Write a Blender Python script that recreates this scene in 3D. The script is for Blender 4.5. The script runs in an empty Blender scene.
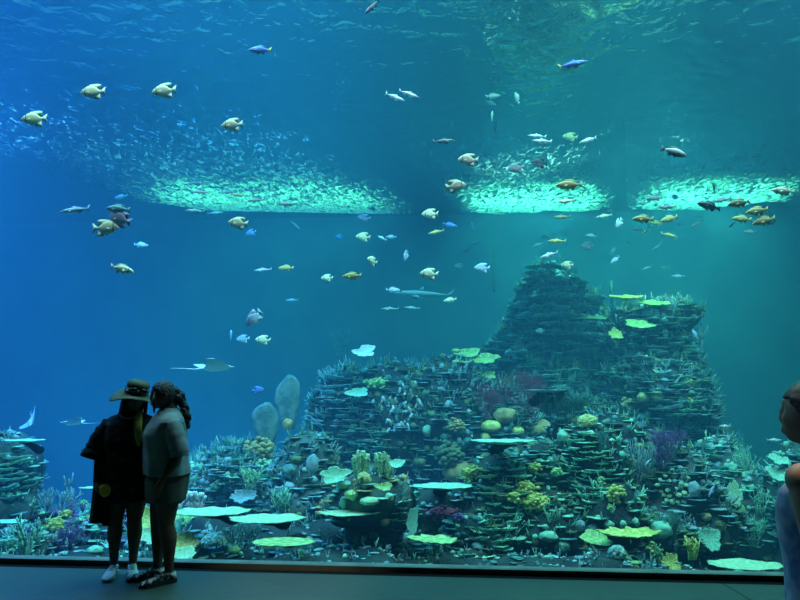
import bpy, bmesh, math, random
from mathutils import Vector, Matrix, Euler, noise
from mathutils.bvhtree import BVHTree
PI = math.pi
R = math.radians
rnd = random.Random(11)
S = bpy.context.scene
COL = S.collection

# ------------------------------------------------------------------ camera
TH = R(7.6)
CAMZ = 1.6
cd = bpy.data.cameras.new('camera'); cam = bpy.data.objects.new('camera', cd); COL.objects.link(cam)
cam.location = (0, 0, CAMZ); cam.rotation_euler = (R(90) + TH, 0, 0)
cd.lens = 27.0; cd.sensor_width = 36.0; cd.clip_end = 200
S.camera = cam
CAM = Vector((0, 0, CAMZ))

def ray(px, py):
    u = (px - 400) / 600.0; v = (300 - py) / 600.0
    return Vector((u, math.cos(TH) - v * math.sin(TH), math.sin(TH) + v * math.cos(TH)))
def at(px, py, Y):
    d = ray(px, py)
    return CAM + d * (Y / d.y)
def mpp(px, py, Y):          # metres per pixel at depth Y
    return (Y / ray(px, py).y) / 600.0

# ------------------------------------------------------------------ object helpers
def link(o):
    COL.objects.link(o); return o
def tag(o, label=None, cat=None, group=None, kind=None):
    if label: o['label'] = label
    if cat: o['category'] = cat
    if group: o['group'] = group
    if kind: o['kind'] = kind
    return o
def empty(name, loc=(0, 0, 0), rot=(0, 0, 0), scale=1.0):
    o = bpy.data.objects.new(name, None); link(o)
    o.empty_display_size = .1
    o.location = loc; o.rotation_euler = rot
    o.scale = (scale, scale, scale) if not hasattr(scale, '__len__') else scale
    return o
def part(name, me, parent=None, loc=(0, 0, 0), rot=(0, 0, 0), scale=(1, 1, 1)):
    o = bpy.data.objects.new(name, me); link(o)
    o.location = loc; o.rotation_euler = rot
    o.scale = (scale,) * 3 if not hasattr(scale, '__len__') else scale
    if parent is not None: o.parent = parent
    return o

class MB:
    """collects shapes into one mesh"""
    def __init__(s): s.v = []; s.f = []; s.mi = []
    def add(s, vs, fs, mi=0, M=None):
        b = len(s.v)
        if M is not None: vs = [M @ Vector(p) for p in vs]
        s.v += [tuple(p) for p in vs]; s.f += [tuple(i + b for i in f) for f in fs]; s.mi += [mi] * len(fs)
    def box(s, a, b, mi=0, M=None):
        x0, y0, z0 = a; x1, y1, z1 = b
        s.add([(x0,y0,z0),(x1,y0,z0),(x1,y1,z0),(x0,y1,z0),(x0,y0,z1),(x1,y0,z1),(x1,y1,z1),(x0,y1,z1)],
              [(0,3,2,1),(4,5,6,7),(0,1,5,4),(1,2,6,5),(2,3,7,6),(3,0,4,7)], mi, M)
    def tube(s, pts, rad, n=6, mi=0, M=None, cap=True):
        pts = [Vector(p) for p in pts]; k = len(pts); vs = []; fs = []
        up = Vector((.13, .31, 1)).normalized()
        for i, p in enumerate(pts):
            t = (pts[min(i + 1, k - 1)] - pts[max(i - 1, 0)])
            t = t.normalized() if t.length > 1e-9 else Vector((0, 0, 1))
            a = t.cross(up)
            if a.length < .1: a = t.cross(Vector((1, 0, 0)))
            a.normalize(); b = t.cross(a)
            r = rad[i] if hasattr(rad, '__len__') else rad
            ra, rb = r if hasattr(r, '__len__') else (r, r)
            for j in range(n):
                q = 2 * PI * j / n
                vs.append(p + a * (math.cos(q) * ra) + b * (math.sin(q) * rb))
        for i in range(k - 1):
            for j in range(n):
                fs.append((i*n + j, i*n + (j+1) % n, (i+1)*n + (j+1) % n, (i+1)*n + j))
        if cap: fs.append(tuple(reversed(range(n)))); fs.append(tuple((k-1)*n + j for j in range(n)))
        s.add(vs, fs, mi, M)
    def ring_loft(s, rings, mi=0, M=None, cap=(True, True), closed=True):
        n = len(rings[0]); vs = [p for r in rings for p in r]; fs = []
        m = n if closed else n - 1
        for i in range(len(rings) - 1):
            for j in range(m):
                fs.append((i*n + j, i*n + (j+1) % n, (i+1)*n + (j+1) % n, (i+1)*n + j))
        if cap[0]: fs.append(tuple(reversed(range(n))))
        if cap[1]: fs.append(tuple((len(rings)-1)*n + j for j in range(n)))
        s.add(vs, fs, mi, M)
    def slab(s, outline, t, mi=0, M=None):      # outline in xz plane, thickness along y
        n = len(outline); vs = [(x, -t/2, z) for x, z in outline] + [(x, t/2, z) for x, z in outline]
        fs = [tuple(range(n)), tuple(reversed(range(n, 2*n)))] + [(i, i+n, (i+1) % n + n, (i+1) % n) for i in range(n)]
        s.add(vs, fs, mi, M)
    def ball(s, c, r, sub=2, mi=0, fn=None, M=None):
        vs, fs = ico(sub); r = (r,)*3 if not hasattr(r, '__len__') else r
        out = []
        for v in vs:
            k = fn(v) if fn else 1.0
            out.append((c[0]+v[0]*r[0]*k, c[1]+v[1]*r[1]*k, c[2]+v[2]*r[2]*k))
        s.add(out, fs, mi, M)
    def mesh(s, name, mats, smooth=True):
        me = bpy.data.meshes.new(name); me.from_pydata(s.v, [], s.f); me.update()
        for m in (mats if isinstance(mats, (list, tuple)) else [mats]): me.materials.append(m)
        me.polygons.foreach_set('material_index', s.mi)
        me.polygons.foreach_set('use_smooth', [smooth] * len(s.f))
        return me
_ico = {}
def ico(sub):
    if sub not in _ico:
        bm = bmesh.new(); bmesh.ops.create_icosphere(bm, subdivisions=sub, radius=1)
        _ico[sub] = ([tuple(v.co) for v in bm.verts], [tuple(v.index for v in f.verts) for f in bm.faces]); bm.free()
    return _ico[sub]
def apply_mods(me, mods, name='m'):
    """evaluate a mesh through modifiers, return the new mesh"""
    o = bpy.data.objects.new('tmp_' + name, me); link(o)
    for kind, kw in mods:
        m = o.modifiers.new(kind, kind)
        for k, v in kw.items(): setattr(m, k, v)
    dg = bpy.context.evaluated_depsgraph_get(); dg.update()
    out = bpy.data.meshes.new_from_object(o.evaluated_get(dg))
    bpy.data.objects.remove(o)
    out.name = name
    return out

# ------------------------------------------------------------------ materials
def mat(name, col, col2=None, scale=6.0, rough=.7, bump=0.0, bscale=None, spec=.3, metal=0.0, thr=(.4, .6), detail=3, voronoi=False):
    m = bpy.data.materials.new(name); m.use_nodes = True; nt = m.node_tree
    p = nt.nodes['Principled BSDF']
    p.inputs['Roughness'].default_value = rough; p.inputs['Specular IOR Level'].default_value = spec
    p.inputs['Metallic'].default_value = metal
    p.inputs['Base Color'].default_value = (*col, 1)
    tc = nt.nodes.new('ShaderNodeTexCoord')
    if col2:
        n = nt.nodes.new('ShaderNodeTexNoise'); n.inputs['Scale'].default_value = scale; n.inputs['Detail'].default_value = detail
        r = nt.nodes.new('ShaderNodeValToRGB')
        r.color_ramp.elements[0].position = thr[0]; r.color_ramp.elements[1].position = thr[1]
        r.color_ramp.elements[0].color = (*col, 1); r.color_ramp.elements[1].color = (*col2, 1)
        nt.links.new(tc.outputs['Object'], n.inputs['Vector']); nt.links.new(n.outputs['Fac'], r.inputs['Fac'])
        nt.links.new(r.outputs['Color'], p.inputs['Base Color'])
    if bump:
        if voronoi:
            n = nt.nodes.new('ShaderNodeTexVoronoi'); o = n.outputs['Distance']
        else:
            n = nt.nodes.new('ShaderNodeTexNoise'); n.inputs['Detail'].default_value = 4; o = n.outputs['Fac']
        n.inputs['Scale'].default_value = bscale or scale * 3
        b = nt.nodes.new('ShaderNodeBump'); b.inputs['Strength'].default_value = bump; b.inputs['Distance'].default_value = .03
        nt.links.new(tc.outputs['Object'], n.inputs['Vector']); nt.links.new(o, b.inputs['Height'])
        nt.links.new(b.outputs['Normal'], p.inputs['Normal'])
    return m

# ------------------------------------------------------------------ world, colour management
w = bpy.data.worlds.new('hall_dark'); S.world = w; w.use_nodes = True
w.node_tree.nodes['Background'].inputs[0].default_value = (.35, .6, .7, 1)
w.node_tree.nodes['Background'].inputs[1].default_value = .002
S.view_settings.view_transform = 'Standard'; S.view_settings.look = 'None'
S.view_settings.gamma = 1; S.view_settings.exposure = 0
S.cycles.max_bounces = 6; S.cycles.diffuse_bounces = 2; S.cycles.glossy_bounces = 3
S.cycles.transparent_max_bounces = 12; S.cycles.volume_bounces = 0
S.cycles.caustics_reflective = False; S.cycles.caustics_refractive = False
S.cycles.sample_clamp_indirect = 4

# ------------------------------------------------------------------ the tank shell and the hall
K = -0.073                     # the glass runs slightly towards the camera on the right
YG, YB = 5.36, 19.0             # glass and back wall distances at x = 0
TX = 15.0                      # half width of the tank
ZS = 6.9                       # water surface
ZF = -2.3                      # tank bed
def yg(x): return YG + K * x
def yb(x): return YB + K * x
def slanted(a0, a1, z0, z1, x0=-TX, x1=TX):
    """prism between two lines parallel to the glass"""
    mb = MB()
    vs = [(x0, a0 + K*x0, z0), (x1, a0 + K*x1, z0), (x1, a1 + K*x1, z0), (x0, a1 + K*x0, z0)]
    vs += [(x, y, z1) for x, y, _ in vs]
    mb.add(vs, [(0,3,2,1),(4,5,6,7),(0,1,5,4),(1,2,6,5),(2,3,7,6),(3,0,4,7)])
    return mb

m_back = mat('tank_wall_blue', (.08, .17, .30), (.10, .21, .32), scale=.5, rough=.95, spec=0)
m_bed = mat('tank_sand', (.30, .34, .28), (.42, .46, .36), scale=2.5, rough=.95, bump=.5, bscale=25, spec=.1)
m_floor = mat('hall_concrete', (.028, .046, .032), (.052, .078, .055), scale=.9, rough=.42, bump=.08, bscale=14, spec=.5, thr=(.3, .7), detail=6)
m_ledge = mat('ledge_metal', (.10, .13, .11), (.14, .17, .14), scale=4, rough=.7, spec=.2)
m_gap = mat('black_joint_shade', (.004, .004, .004), rough=.9, spec=.1)  # floor joint colour; also paints the shadow line in front of the ledge
m_dark = mat('hall_dark_paint', (.02, .022, .025), rough=.9)

tag(part('wall_back', slanted(YB, YB + .3, ZF - .4, ZS + 2).mesh('wall_back', m_back, False)), kind='structure')
tag(part('wall_left', slanted(YG - .1, YB + .3, ZF - .4, ZS + 2, -TX - .3, -TX).mesh('wall_left', m_back, False)), kind='structure')
tag(part('wall_right', slanted(YG - .1, YB + .3, ZF - .4, ZS + 2, TX, TX + .3).mesh('wall_right', m_back, False)), kind='structure')
# tank bed: gently uneven sand
mb = MB(); NX, NY = 90, 42
vs = []
for j in range(NY + 1):
    for i in range(NX + 1):
        x = -TX + 2*TX*i/NX; y = yg(x) + .02 + (YB - YG - .02)*j/NY
        vs.append((x, y, ZF + .10*noise.noise(Vector((x*.7, y*.7, 0))) + .03*noise.noise(Vector((x*2.5, y*2.5, 3)))))
mb.add(vs, [(j*(NX+1)+i, j*(NX+1)+i+1, (j+1)*(NX+1)+i+1, (j+1)*(NX+1)+i) for j in range(NY) for i in range(NX)])
tag(part('floor_tank_bed', mb.mesh('tank_bed', m_bed)), kind='structure')
# hall floor slabs with one visible joint
mb = slanted(-6, YG - .16, -.2, 0.0, -9, 9)
m_joint = m_gap
tag(part('floor', mb.mesh('floor', m_floor, False)), kind='structure')
a = at(703, 566, 4.98); b = at(765, 600, 4.6)
def onfloor(px, py, z=0.0):
    d = ray(px, py); return CAM + d * ((z - CAMZ) / d.z)
a = onfloor(702, 571); b = onfloor(770, 612)
d = (b - a); a -= d*.0; b += d*2.2; n = Vector((-d.y, d.x, 0)).normalized()*.004
mb = MB(); mb.add([a+n+Vector((0,0,.001)), a-n+Vector((0,0,.001)), b-n+Vector((0,0,.001)), b+n+Vector((0,0,.001))], [(0,1,2,3)])
tag(part('trim_1', mb.mesh('floor_joint', m_joint, False)), kind='structure')
# ledge under the glass, black strip painted as the shadow line
tag(part('trim_2', slanted(YG - .16, YG - .045, -.2, -.012, -9.5, 9.5).mesh('gap_shade', m_gap, False)), kind='structure')
tag(part('trim_3', slanted(YG - .045, YG + .06, ZF - .3, .035, -9.5, 9.5).mesh('glass_ledge', m_ledge, False)), kind='structure')

# glass pane: thin acrylic, mostly clear with a faint mirror
m_glass = bpy.data.materials.new('acrylic_pane'); m_glass.use_nodes = True; nt = m_glass.node_tree; nt.nodes.clear()
o_ = nt.nodes.new('ShaderNodeOutputMaterial'); tr = nt.nodes.new('ShaderNodeBsdfTransparent'); gl = nt.nodes.new('ShaderNodeBsdfGlossy')
gl.inputs['Roughness'].default_value = 0.0; mx = nt.nodes.new('ShaderNodeMixShader'); fr = nt.nodes.new('ShaderNodeFresnel'); fr.inputs['IOR'].default_value = 1.2
tr.inputs['Color'].default_value = (.97, .99, .99, 1)
nt.links.new(fr.outputs[0], mx.inputs[0]); nt.links.new(tr.outputs[0], mx.inputs[1]); nt.links.new(gl.outputs[0], mx.inputs[2]); nt.links.new(mx.outputs[0], o_.inputs['Surface'])
mb = MB(); mb.add([(-9.5, yg(-9.5), .03), (9.5, yg(9.5), .03), (9.5, yg(9.5), ZS + .6), (-9.5, yg(-9.5), ZS + .6)], [(0, 1, 2, 3)])
tag(part('window_1', mb.mesh('window_pane', m_glass, False)), kind='structure')

# the body of water: a real scattering, absorbing volume
m_wat = bpy.data.materials.new('blue_water'); m_wat.use_nodes = True; nt = m_wat.node_tree; nt.nodes.clear()
o_ = nt.nodes.new('ShaderNodeOutputMaterial'); sc_ = nt.nodes.new('ShaderNodeVolumeScatter'); ab = nt.nodes.new('ShaderNodeVolumeAbsorption'); ad = nt.nodes.new('ShaderNodeAddShader')
sc_.inputs['Color'].default_value = (.15, .66, 1, 1); sc_.inputs['Density'].default_value = .028
ab.inputs['Color'].default_value = (0, .70, .82, 1); ab.inputs['Density'].default_value = .045
nt.links.new(sc_.outputs[0], ad.inputs[0]); nt.links.new(ab.outputs[0], ad.inputs[1]); nt.links.new(ad.outputs[0], o_.inputs['Volume'])
tag(part('tank_water', slanted(YG + .08, YB - .02, ZF - .2, ZS - .05, -TX + .02, TX - .02).mesh('tank_water', m_wat, False)),
    'clear blue water filling the whole tank behind the glass', 'water', kind='stuff')

# rippled water surface seen from below: Fresnel mirror, clear to steep light
m_surf = bpy.data.materials.new('water_surface'); m_surf.use_nodes = True; nt = m_surf.node_tree; nt.nodes.clear()
o_ = nt.nodes.new('ShaderNodeOutputMaterial'); tr = nt.nodes.new('ShaderNodeBsdfTransparent'); gl = nt.nodes.new('ShaderNodeBsdfGlossy')
gl.inputs['Roughness'].default_value = .03; mx = nt.nodes.new('ShaderNodeMixShader'); fr = nt.nodes.new('ShaderNodeFresnel'); fr.inputs['IOR'].default_value = 1.33
gl.inputs['Color'].default_value = (.70, .74, .80, 1)
tc = nt.nodes.new('ShaderNodeTexCoord'); n1 = nt.nodes.new('ShaderNodeTexNoise'); n1.inputs['Scale'].default_value = 2.6; n1.inputs['Detail'].default_value = 2.5; n1.inputs['Distortion'].default_value = .4
bp = nt.nodes.new('ShaderNodeBump'); bp.inputs['Strength'].default_value = 1; bp.inputs['Distance'].default_value = .05
nt.links.new(tc.outputs['Object'], n1.inputs['Vector']); nt.links.new(n1.outputs['Fac'], bp.inputs['Height'])
nt.links.new(bp.outputs['Normal'], gl.inputs['Normal']); nt.links.new(bp.outputs['Normal'], fr.inputs['Normal'])
nt.links.new(fr.outputs[0], mx.inputs[0]); nt.links.new(tr.outputs[0], mx.inputs[1]); nt.links.new(gl.outputs[0], mx.inputs[2]); nt.links.new(mx.outputs[0], o_.inputs['Surface'])
mb = MB(); mb.add([(-TX, yg(-TX)+.01, ZS), (TX, yg(TX)+.01, ZS), (TX, yb(TX), ZS), (-TX, yb(-TX), ZS)], [(0, 1, 2, 3)])
tag(part('water_surface', mb.mesh('water_surface', m_surf, False)), 'rippled mirror-like water surface seen from below', 'water surface', kind='stuff')

# ------------------------------------------------------------------ glow on the surface: three lit translucent sheets added as light patches
m_glow = bpy.data.materials.new('glow'); m_glow.use_nodes = True; nt = m_glow.node_tree; nt.nodes.clear()
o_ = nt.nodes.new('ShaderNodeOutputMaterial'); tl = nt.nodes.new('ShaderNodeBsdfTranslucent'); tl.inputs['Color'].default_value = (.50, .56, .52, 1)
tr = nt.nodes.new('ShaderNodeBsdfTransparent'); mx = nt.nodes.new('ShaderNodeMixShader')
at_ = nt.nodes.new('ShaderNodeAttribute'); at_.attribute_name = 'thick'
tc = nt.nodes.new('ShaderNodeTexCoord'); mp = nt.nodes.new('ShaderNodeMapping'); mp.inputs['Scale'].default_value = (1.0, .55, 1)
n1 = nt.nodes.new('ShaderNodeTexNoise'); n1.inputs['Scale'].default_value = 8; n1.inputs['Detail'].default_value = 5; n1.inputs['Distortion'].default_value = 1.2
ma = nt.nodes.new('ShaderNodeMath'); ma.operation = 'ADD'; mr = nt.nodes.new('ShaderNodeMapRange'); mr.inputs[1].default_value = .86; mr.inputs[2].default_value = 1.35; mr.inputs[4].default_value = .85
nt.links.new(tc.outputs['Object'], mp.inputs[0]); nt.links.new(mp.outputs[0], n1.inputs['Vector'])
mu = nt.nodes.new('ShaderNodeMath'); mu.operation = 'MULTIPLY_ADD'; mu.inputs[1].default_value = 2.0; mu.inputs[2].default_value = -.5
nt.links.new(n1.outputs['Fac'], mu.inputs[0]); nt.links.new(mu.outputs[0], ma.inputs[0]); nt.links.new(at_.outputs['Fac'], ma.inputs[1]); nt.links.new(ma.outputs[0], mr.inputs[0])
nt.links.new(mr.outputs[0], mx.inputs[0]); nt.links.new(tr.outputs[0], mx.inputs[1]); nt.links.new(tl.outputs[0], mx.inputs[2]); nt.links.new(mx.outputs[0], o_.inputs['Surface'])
def interp(t, pts):
    for (a, va), (b, vb) in zip(pts, pts[1:]):
        if t <= b: return va + (vb - va) * max(0, (t - a)) / (b - a)
    return pts[-1][1]
def glow(x0, x1, yn, yf, label, prof, far):
    """prof: coverage across x; far(x): the far edge, where the froth is thickest"""
    nx, ny = 90, 50; vs = []; th = []
    for j in range(ny + 1):
        for i in range(nx + 1):
            s, t = i / nx, j / ny
            ye = far(s); y = yn + (ye - yn)*t; x = x0 + (x1 - x0)*s + .38*(y - 18.8)
            vs.append((x, y, ZS - .03 + .012*noise.noise(Vector((x*3, y*3, 0)))))
            e = min(1, s*7, (1 - s)*7)
            k = interp(t, [(0, 0), (.3, .30), (.55, .44), (.75, .56), (.9, .68), (1, .8)]) * interp(s, prof) * (.35 + .65*e)
            th.append(k + .10*noise.noise(Vector((x*.8, y*.5, 7))))
    mb = MB(); mb.add(vs, [(j*(nx+1)+i, j*(nx+1)+i+1, (j+1)*(nx+1)+i+1, (j+1)*(nx+1)+i) for j in range(ny) for i in range(nx)])
    me = mb.mesh('glow', m_glow)
    a = me.attributes.new('thick', 'FLOAT', 'POINT'); a.data.foreach_set('value', th)
    tag(part('glow_patch', me), label, 'glow', kind='stuff')
glow(-8.6, .8, 10.2, 19, 'long turquoise froth patch on the surface at left, tapering to a point at right',
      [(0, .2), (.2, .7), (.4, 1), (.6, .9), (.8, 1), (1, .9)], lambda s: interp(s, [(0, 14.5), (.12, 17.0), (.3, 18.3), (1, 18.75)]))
glow(2.0, 7.0, 11.4, 19, 'middle turquoise froth patch on the surface above the central reef peak',
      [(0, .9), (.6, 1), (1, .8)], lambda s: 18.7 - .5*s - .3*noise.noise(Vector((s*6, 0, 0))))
glow(7.3, 12.6, 11.8, 18.4, 'right-hand turquoise froth patch above the school of olive fish',
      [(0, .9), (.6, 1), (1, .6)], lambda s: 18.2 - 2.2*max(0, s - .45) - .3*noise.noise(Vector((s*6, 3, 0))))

# ------------------------------------------------------------------ lamps above the tank and in the hall, plus added fills
def area(name, loc, tgt, sx, sy, e, c, spread=180):
    l = bpy.data.lights.new(name, 'AREA'); l.shape = 'RECTANGLE'; l.size = sx; l.size_y = sy; l.energy = e; l.color = c; l.spread = R(spread)
    o = bpy.data.objects.new(name, l); link(o); o.location = loc
    o.rotation_euler = (Vector(tgt) - Vector(loc)).to_track_quat('-Z', 'Y').to_euler(); return o
area('blue_lamp', (-10, 10, 8.4), (-9.5, 11, 0), 6, 5, 3500, (.05, .34, 1.0))
area('blue_lamp', (-3.5, 10, 8.4), (-3.5, 11, 0), 6, 5, 900, (.02, .30, 1.0))
area('reef_lamp', (0, 7.4, 8.2), (0, 8.4, 0), 8, 2, 780, (.24, .95, .80))
area('reef_lamp', (7, 7.4, 8.2), (6.5, 8.6, 0), 6, 2, 720, (.24, .88, .92))
area('deep_lamp', (3, 12.5, 8.6), (3, 13, 0), 9, 3, 210, (.04, .42, .95))
area('glow_lamp', (-3.5, 16.5, 8.2), (-3.5, 16.8, 0), 7, 2.2, 240, (.12, 1.0, .62), 90)
area('glow_lamp', (4, 16.8, 8.2), (4, 17, 0), 4, 2, 260, (.12, 1.0, .62), 90)
area('glow_lamp', (9, 16.5, 8.2), (9, 16.7, 0), 4, 2, 260, (.12, 1.0, .62), 90)
area('front_lamp', (-6, 5.9, 8.0), (-6, 9.5, 3.0), 7, .6, 520, (.40, .78, .85), 165)
area('front_lamp', (2.5, 5.5, 8.0), (2.5, 9, 3.0), 8, .6, 430, (.44, .58, 1.0), 165)
area('peak_fill', (3.2, 14.0, 8.0), (3.4, 14.2, 0), 2.4, 1.5, 60, (.25, 1.0, .70), 50)  # added fill that brightens the peak tops for their mirrored reflections
area('peak_fill', (5.4, 12.6, 8.0), (5.4, 12.7, 0), 2.0, 1.5, 80, (.30, 1.0, .65), 50)
area('wall_lamp', (4.0, 17.9, 7.9), (4.0, 18.6, 0), 4, .5, 60, (.10, 1.0, .75), 170)
area('wall_lamp', (8.6, 17.6, 7.9), (8.6, 18.3, 0), 4, .5, 60, (.10, 1.0, .75), 170)
area('wall_lamp', (-3, 18.3, 7.9), (-3, 19, 0), 6, .5, 50, (.10, .9, .85), 170)
area('glow_lamp', (-4.5, 13.4, 8.3), (-4.5, 13.8, 0), 6, 3, 90, (.10, .80, .95), 60)  # added to brighten the near part of the left sheet
area('hall_lamp_fill', (1.75, 1.75, 3.6), (1.32, 1.95, 1.3), .2, .2, 1.6, (1, .66, .45), 25)
area('hall_lamp_fill', (-1.15, 3.0, 4.3), (-.98, 4.5, 1.0), .2, .2, 2.0, (1, .80, .55), 22)  # fill added to brighten the couple

# ================================================================== THE REEF
m_rock_shade = mat('reef_rock', (.014, .030, .034), (.045, .072, .062), scale=3.2, rough=.95, bump=1.0, bscale=18, spec=.1, thr=(.35, .65), detail=8)  # darkened to carry the shade of the voids under the overhangs
m_rock2 = mat('reef_rock_pale', (.04, .08, .08), (.10, .15, .12), scale=3.5, rough=.95, bump=.9, bscale=13, spec=.1, thr=(.35, .65), detail=8)
m_slab = mat('slab_sponge', (.08, .20, .20), (.16, .32, .30), scale=3, rough=.9, bump=.7, bscale=12, spec=.05)
m_stem_shade = mat('table_stem_shade', (.006, .012, .014), (.015, .025, .025), scale=6, rough=.95, spec=.05)  # near-black carries the shade under the tabletops
m_pale = mat('pale_coral', (.32, .60, .32), (.52, .78, .44), scale=7, rough=.85, bump=.35, bscale=40, spec=.1)
m_mint = mat('mint_coral', (.20, .54, .36), (.36, .72, .48), scale=8, rough=.85, bump=.3, bscale=40, spec=.1)
m_blue = mat('bluish_coral', (.18, .36, .38), (.34, .52, .50), scale=7, rough=.85, bump=.3, bscale=35, spec=.1)
m_yel = mat('yellow_coral', (.44, .52, .10), (.76, .80, .26), scale=5, rough=.8, bump=.3, bscale=40, spec=.1)
m_lime = mat('lime_coral', (.24, .46, .14), (.50, .74, .28), scale=4, rough=.8, bump=.3, bscale=40, spec=.1)
m_ochre = mat('ochre_coral', (.34, .30, .12), (.52, .46, .20), scale=6, rough=.85, bump=.4, bscale=30, spec=.1)
m_purp = mat('purple_fan', (.14, .09, .24), (.24, .17, .34), scale=9, rough=.8, spec=.1)
m_red = mat('dark_red_fan', (.20, .045, .09), (.32, .09, .13), scale=9, rough=.8, spec=.1)
m_olive = mat('olive_coral', (.09, .16, .08), (.18, .28, .13), scale=7, rough=.85, bump=.4, bscale=30, spec=.1)
m_teal = mat('teal_coral', (.06, .20, .18), (.13, .32, .27), scale=7, rough=.85, bump=.3, bscale=30, spec=.1)
m_white = mat('white_coral', (.62, .74, .66), (.80, .86, .78), scale=8, rough=.8, bump=.2, bscale=40, spec=.1)
m_brain = mat('brain_coral', (.16, .36, .30), (.40, .62, .46), scale=14, rough=.85, bump=.8, bscale=26, spec=.1, voronoi=True)
m_brainy = mat('brain_coral_yellow', (.38, .44, .14), (.62, .66, .28), scale=14, rough=.85, bump=.8, bscale=26, spec=.1, voronoi=True)

ROCKS = []      # (object, BVH)
def rock(lobes, label, material, vox=.07, amp=.16, growth=500, gmix=(1, 1, 1), gs=1.0, seed=0, down=None):
    """one rock mass made of overlapping lobes: (px, py, rpx, rpy, depth, half depth)"""
    mb = MB()
    for (px, py, rx, rz, Y, rd) in lobes:
        c = at(px, py, Y); s = mpp(px, py, Y)
        mb.ball(c, (rx*s, rd, rz*s), 3)
        if (down is None or down) and c.z - rz*s > ZF:      # the rock carries on down to the tank bed
            mb.ball((c.x, c.y + .1, (c.z + ZF)/2), (rx*s*.95, rd, (c.z - ZF)/2 + .25), 3)
    me = mb.mesh('rock0', material)
    me = apply_mods(me, [('REMESH', dict(mode='VOXEL', voxel_size=vox, use_smooth_shade=True))], 'rock1')
    me.calc_loop_triangles()
    off = Vector((seed*3.7, seed*1.3, seed))
    ns = [v.normal.copy() for v in me.vertices]
    for v, n in zip(me.vertices, ns):
        p = v.co + off
        d = noise.fractal(p*1.1, 1.0, 2.1, 5)*amp + (noise.ridged_multi_fractal(p*2.2, 1, 2.2, 3, 1, 2) - 1.2)*amp*.28
        q = Vector((p.x*1.2, p.y*1.2, p.z*5)); d += noise.noise(q)*amp*.45      # ledges
        v.co += n * d
        if v.co.z < ZF - .1: v.co.z = ZF - .1
    me.update()
    me.polygons.foreach_set('use_smooth', [True]*len(me.polygons))
    o = part('reef_rock', me); tag(o, label, 'rock')
    bv = BVHTree.FromPolygons([v.co for v in me.vertices], [tuple(p.vertices) for p in me.polygons])
    ROCKS.append((o, bv))
    # low growth covering the rock: nobody could count it
    if growth:
        r = random.Random(seed + 5); polys = me.polygons; mb = MB(); n = 0; tries = 0; growth = int(growth*1.5)
        while n < growth and tries < growth*12:
            tries += 1
            f = polys[r.randrange(len(polys))]
            if f.normal.y > .35 or f.normal.z < -.45 or f.center.z < -.9: continue
            n += 1
            c = f.center; nn = f.normal.copy(); k = noise.noise(c*.9 + off)
            q = nn.to_track_quat('Z', 'Y').to_matrix().to_4x4()
            s = r.uniform(.035, .085)*gs
            t = r.random() + k*.5
            mi = r.randrange(3) if r.random() < .5 else (0 if k < -.15 else 1 if k < .15 else 2)
            if t < .34:     # knob
                mb.ball((0, 0, 0), (s*r.uniform(.6, 1.1), s*r.uniform(.6, 1.1), s*r.uniform(.5, .9)), 1, mi, None, Matrix.Translation(c) @ q)
            elif t < .68:   # little shelf
                a0 = math.atan2(nn.y, nn.x); L = s*r.uniform(1.1, 2.2); vs = []; m = 7
                tilt = r.uniform(-.1, .35)
                for zz in (0, -.012*gs):
                    for i in range(m):
                        a = a0 + (i/(m-1) - .5)*2.6; rr = L*r.uniform(.8, 1.1)
                        vs.append((c.x + math.cos(a)*rr, c.y + math.sin(a)*rr, c.z + tilt*rr*.4 + zz))
                    vs.append((c.x - nn.x*.05, c.y - nn.y*.05, c.z + zz))
                m1 = m + 1
                fs = [tuple(range(m1)), tuple(reversed(range(m1, 2*m1)))] + [(i, i+m1, (i+1) % m1 + m1, (i+1) % m1) for i in range(m1)]
                mb.add(vs, fs, mi)
            else:           # small twigs
                for _ in range(r.randint(2, 4)):
                    d = (nn + Vector((r.uniform(-.6, .6), r.uniform(-.6, .6), r.uniform(0, .9)))).normalized()
                    L = s*r.uniform(1.2, 2.6)
                    mb.tube([c, c + d*L*.5, c + d*L + Vector((0, 0, L*.15))], [s*.16, s*.13, s*.07], 4, mi)
        g = part('coral_growth', mb.mesh('growth', gmix if isinstance(gmix[0], bpy.types.Material) else [m_teal, m_olive, m_blue]), o)
        g['kind'] = 'stuff'
    return o

rock([(548,345,40,62,14.6,1.2),(545,425,62,80,14.4,1.6),(512,380,30,52,14.4,1.0),(587,355,22,60,14.5,1.0),(550,292,32,25,14.7,.9),(540,480,70,40,14.2,1.6)],
     'tall dark flat-topped rock peak at the centre back of the reef', m_rock_shade, .085, .20, 1500, [m_teal, m_teal, m_olive], 1.5, 1)
rock([(645,345,36,42,12.8,1.0),(652,410,50,66,12.6,1.4),(684,400,20,70,12.6,.8),(690,470,38,60,12.4,1.2),(625,450,45,60,12.4,1.2),(672,322,14,18,12.9,.7)],
     'tall rock tower at right of the reef with lime leaf corals on top', m_rock_shade, .075, .17, 2000, [m_teal, m_olive, m_blue], 1.25, 2)
rock([(345,425,36,58,12.6,1.0),(395,440,55,76,12.4,1.2),(450,440,52,78,12.2,1.3),(500,455,45,70,12.0,1.1),(322,460,24,45,12.4,.9),(420,395,90,26,12.9,.9)],
     'wide middle reef wall between the blue open water and the dark peak', m_rock_shade, .075, .16, 1700, [m_teal, m_olive, m_blue], 1.15, 3)
rock([(236,478,44,34,10.2,.8),(205,488,34,26,10.0,.7),(262,492,28,28,10.0,.7),(240,455,25,14,10.3,.5)],
     'low rounded blue-green reef mound behind the woman in the pale shirt', m_rock2, .06, .10, 800, [m_blue, m_mint, m_teal], .9, 4)
rock([(305,478,32,46,9.6,.7),(312,505,40,30,9.3,.7),(290,510,30,24,9.4,.6)],
     'rocky shoulder below the two pale slab sponges', m_rock2, .06, .11, 420, [m_teal, m_blue, m_olive], .9, 5)
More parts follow.
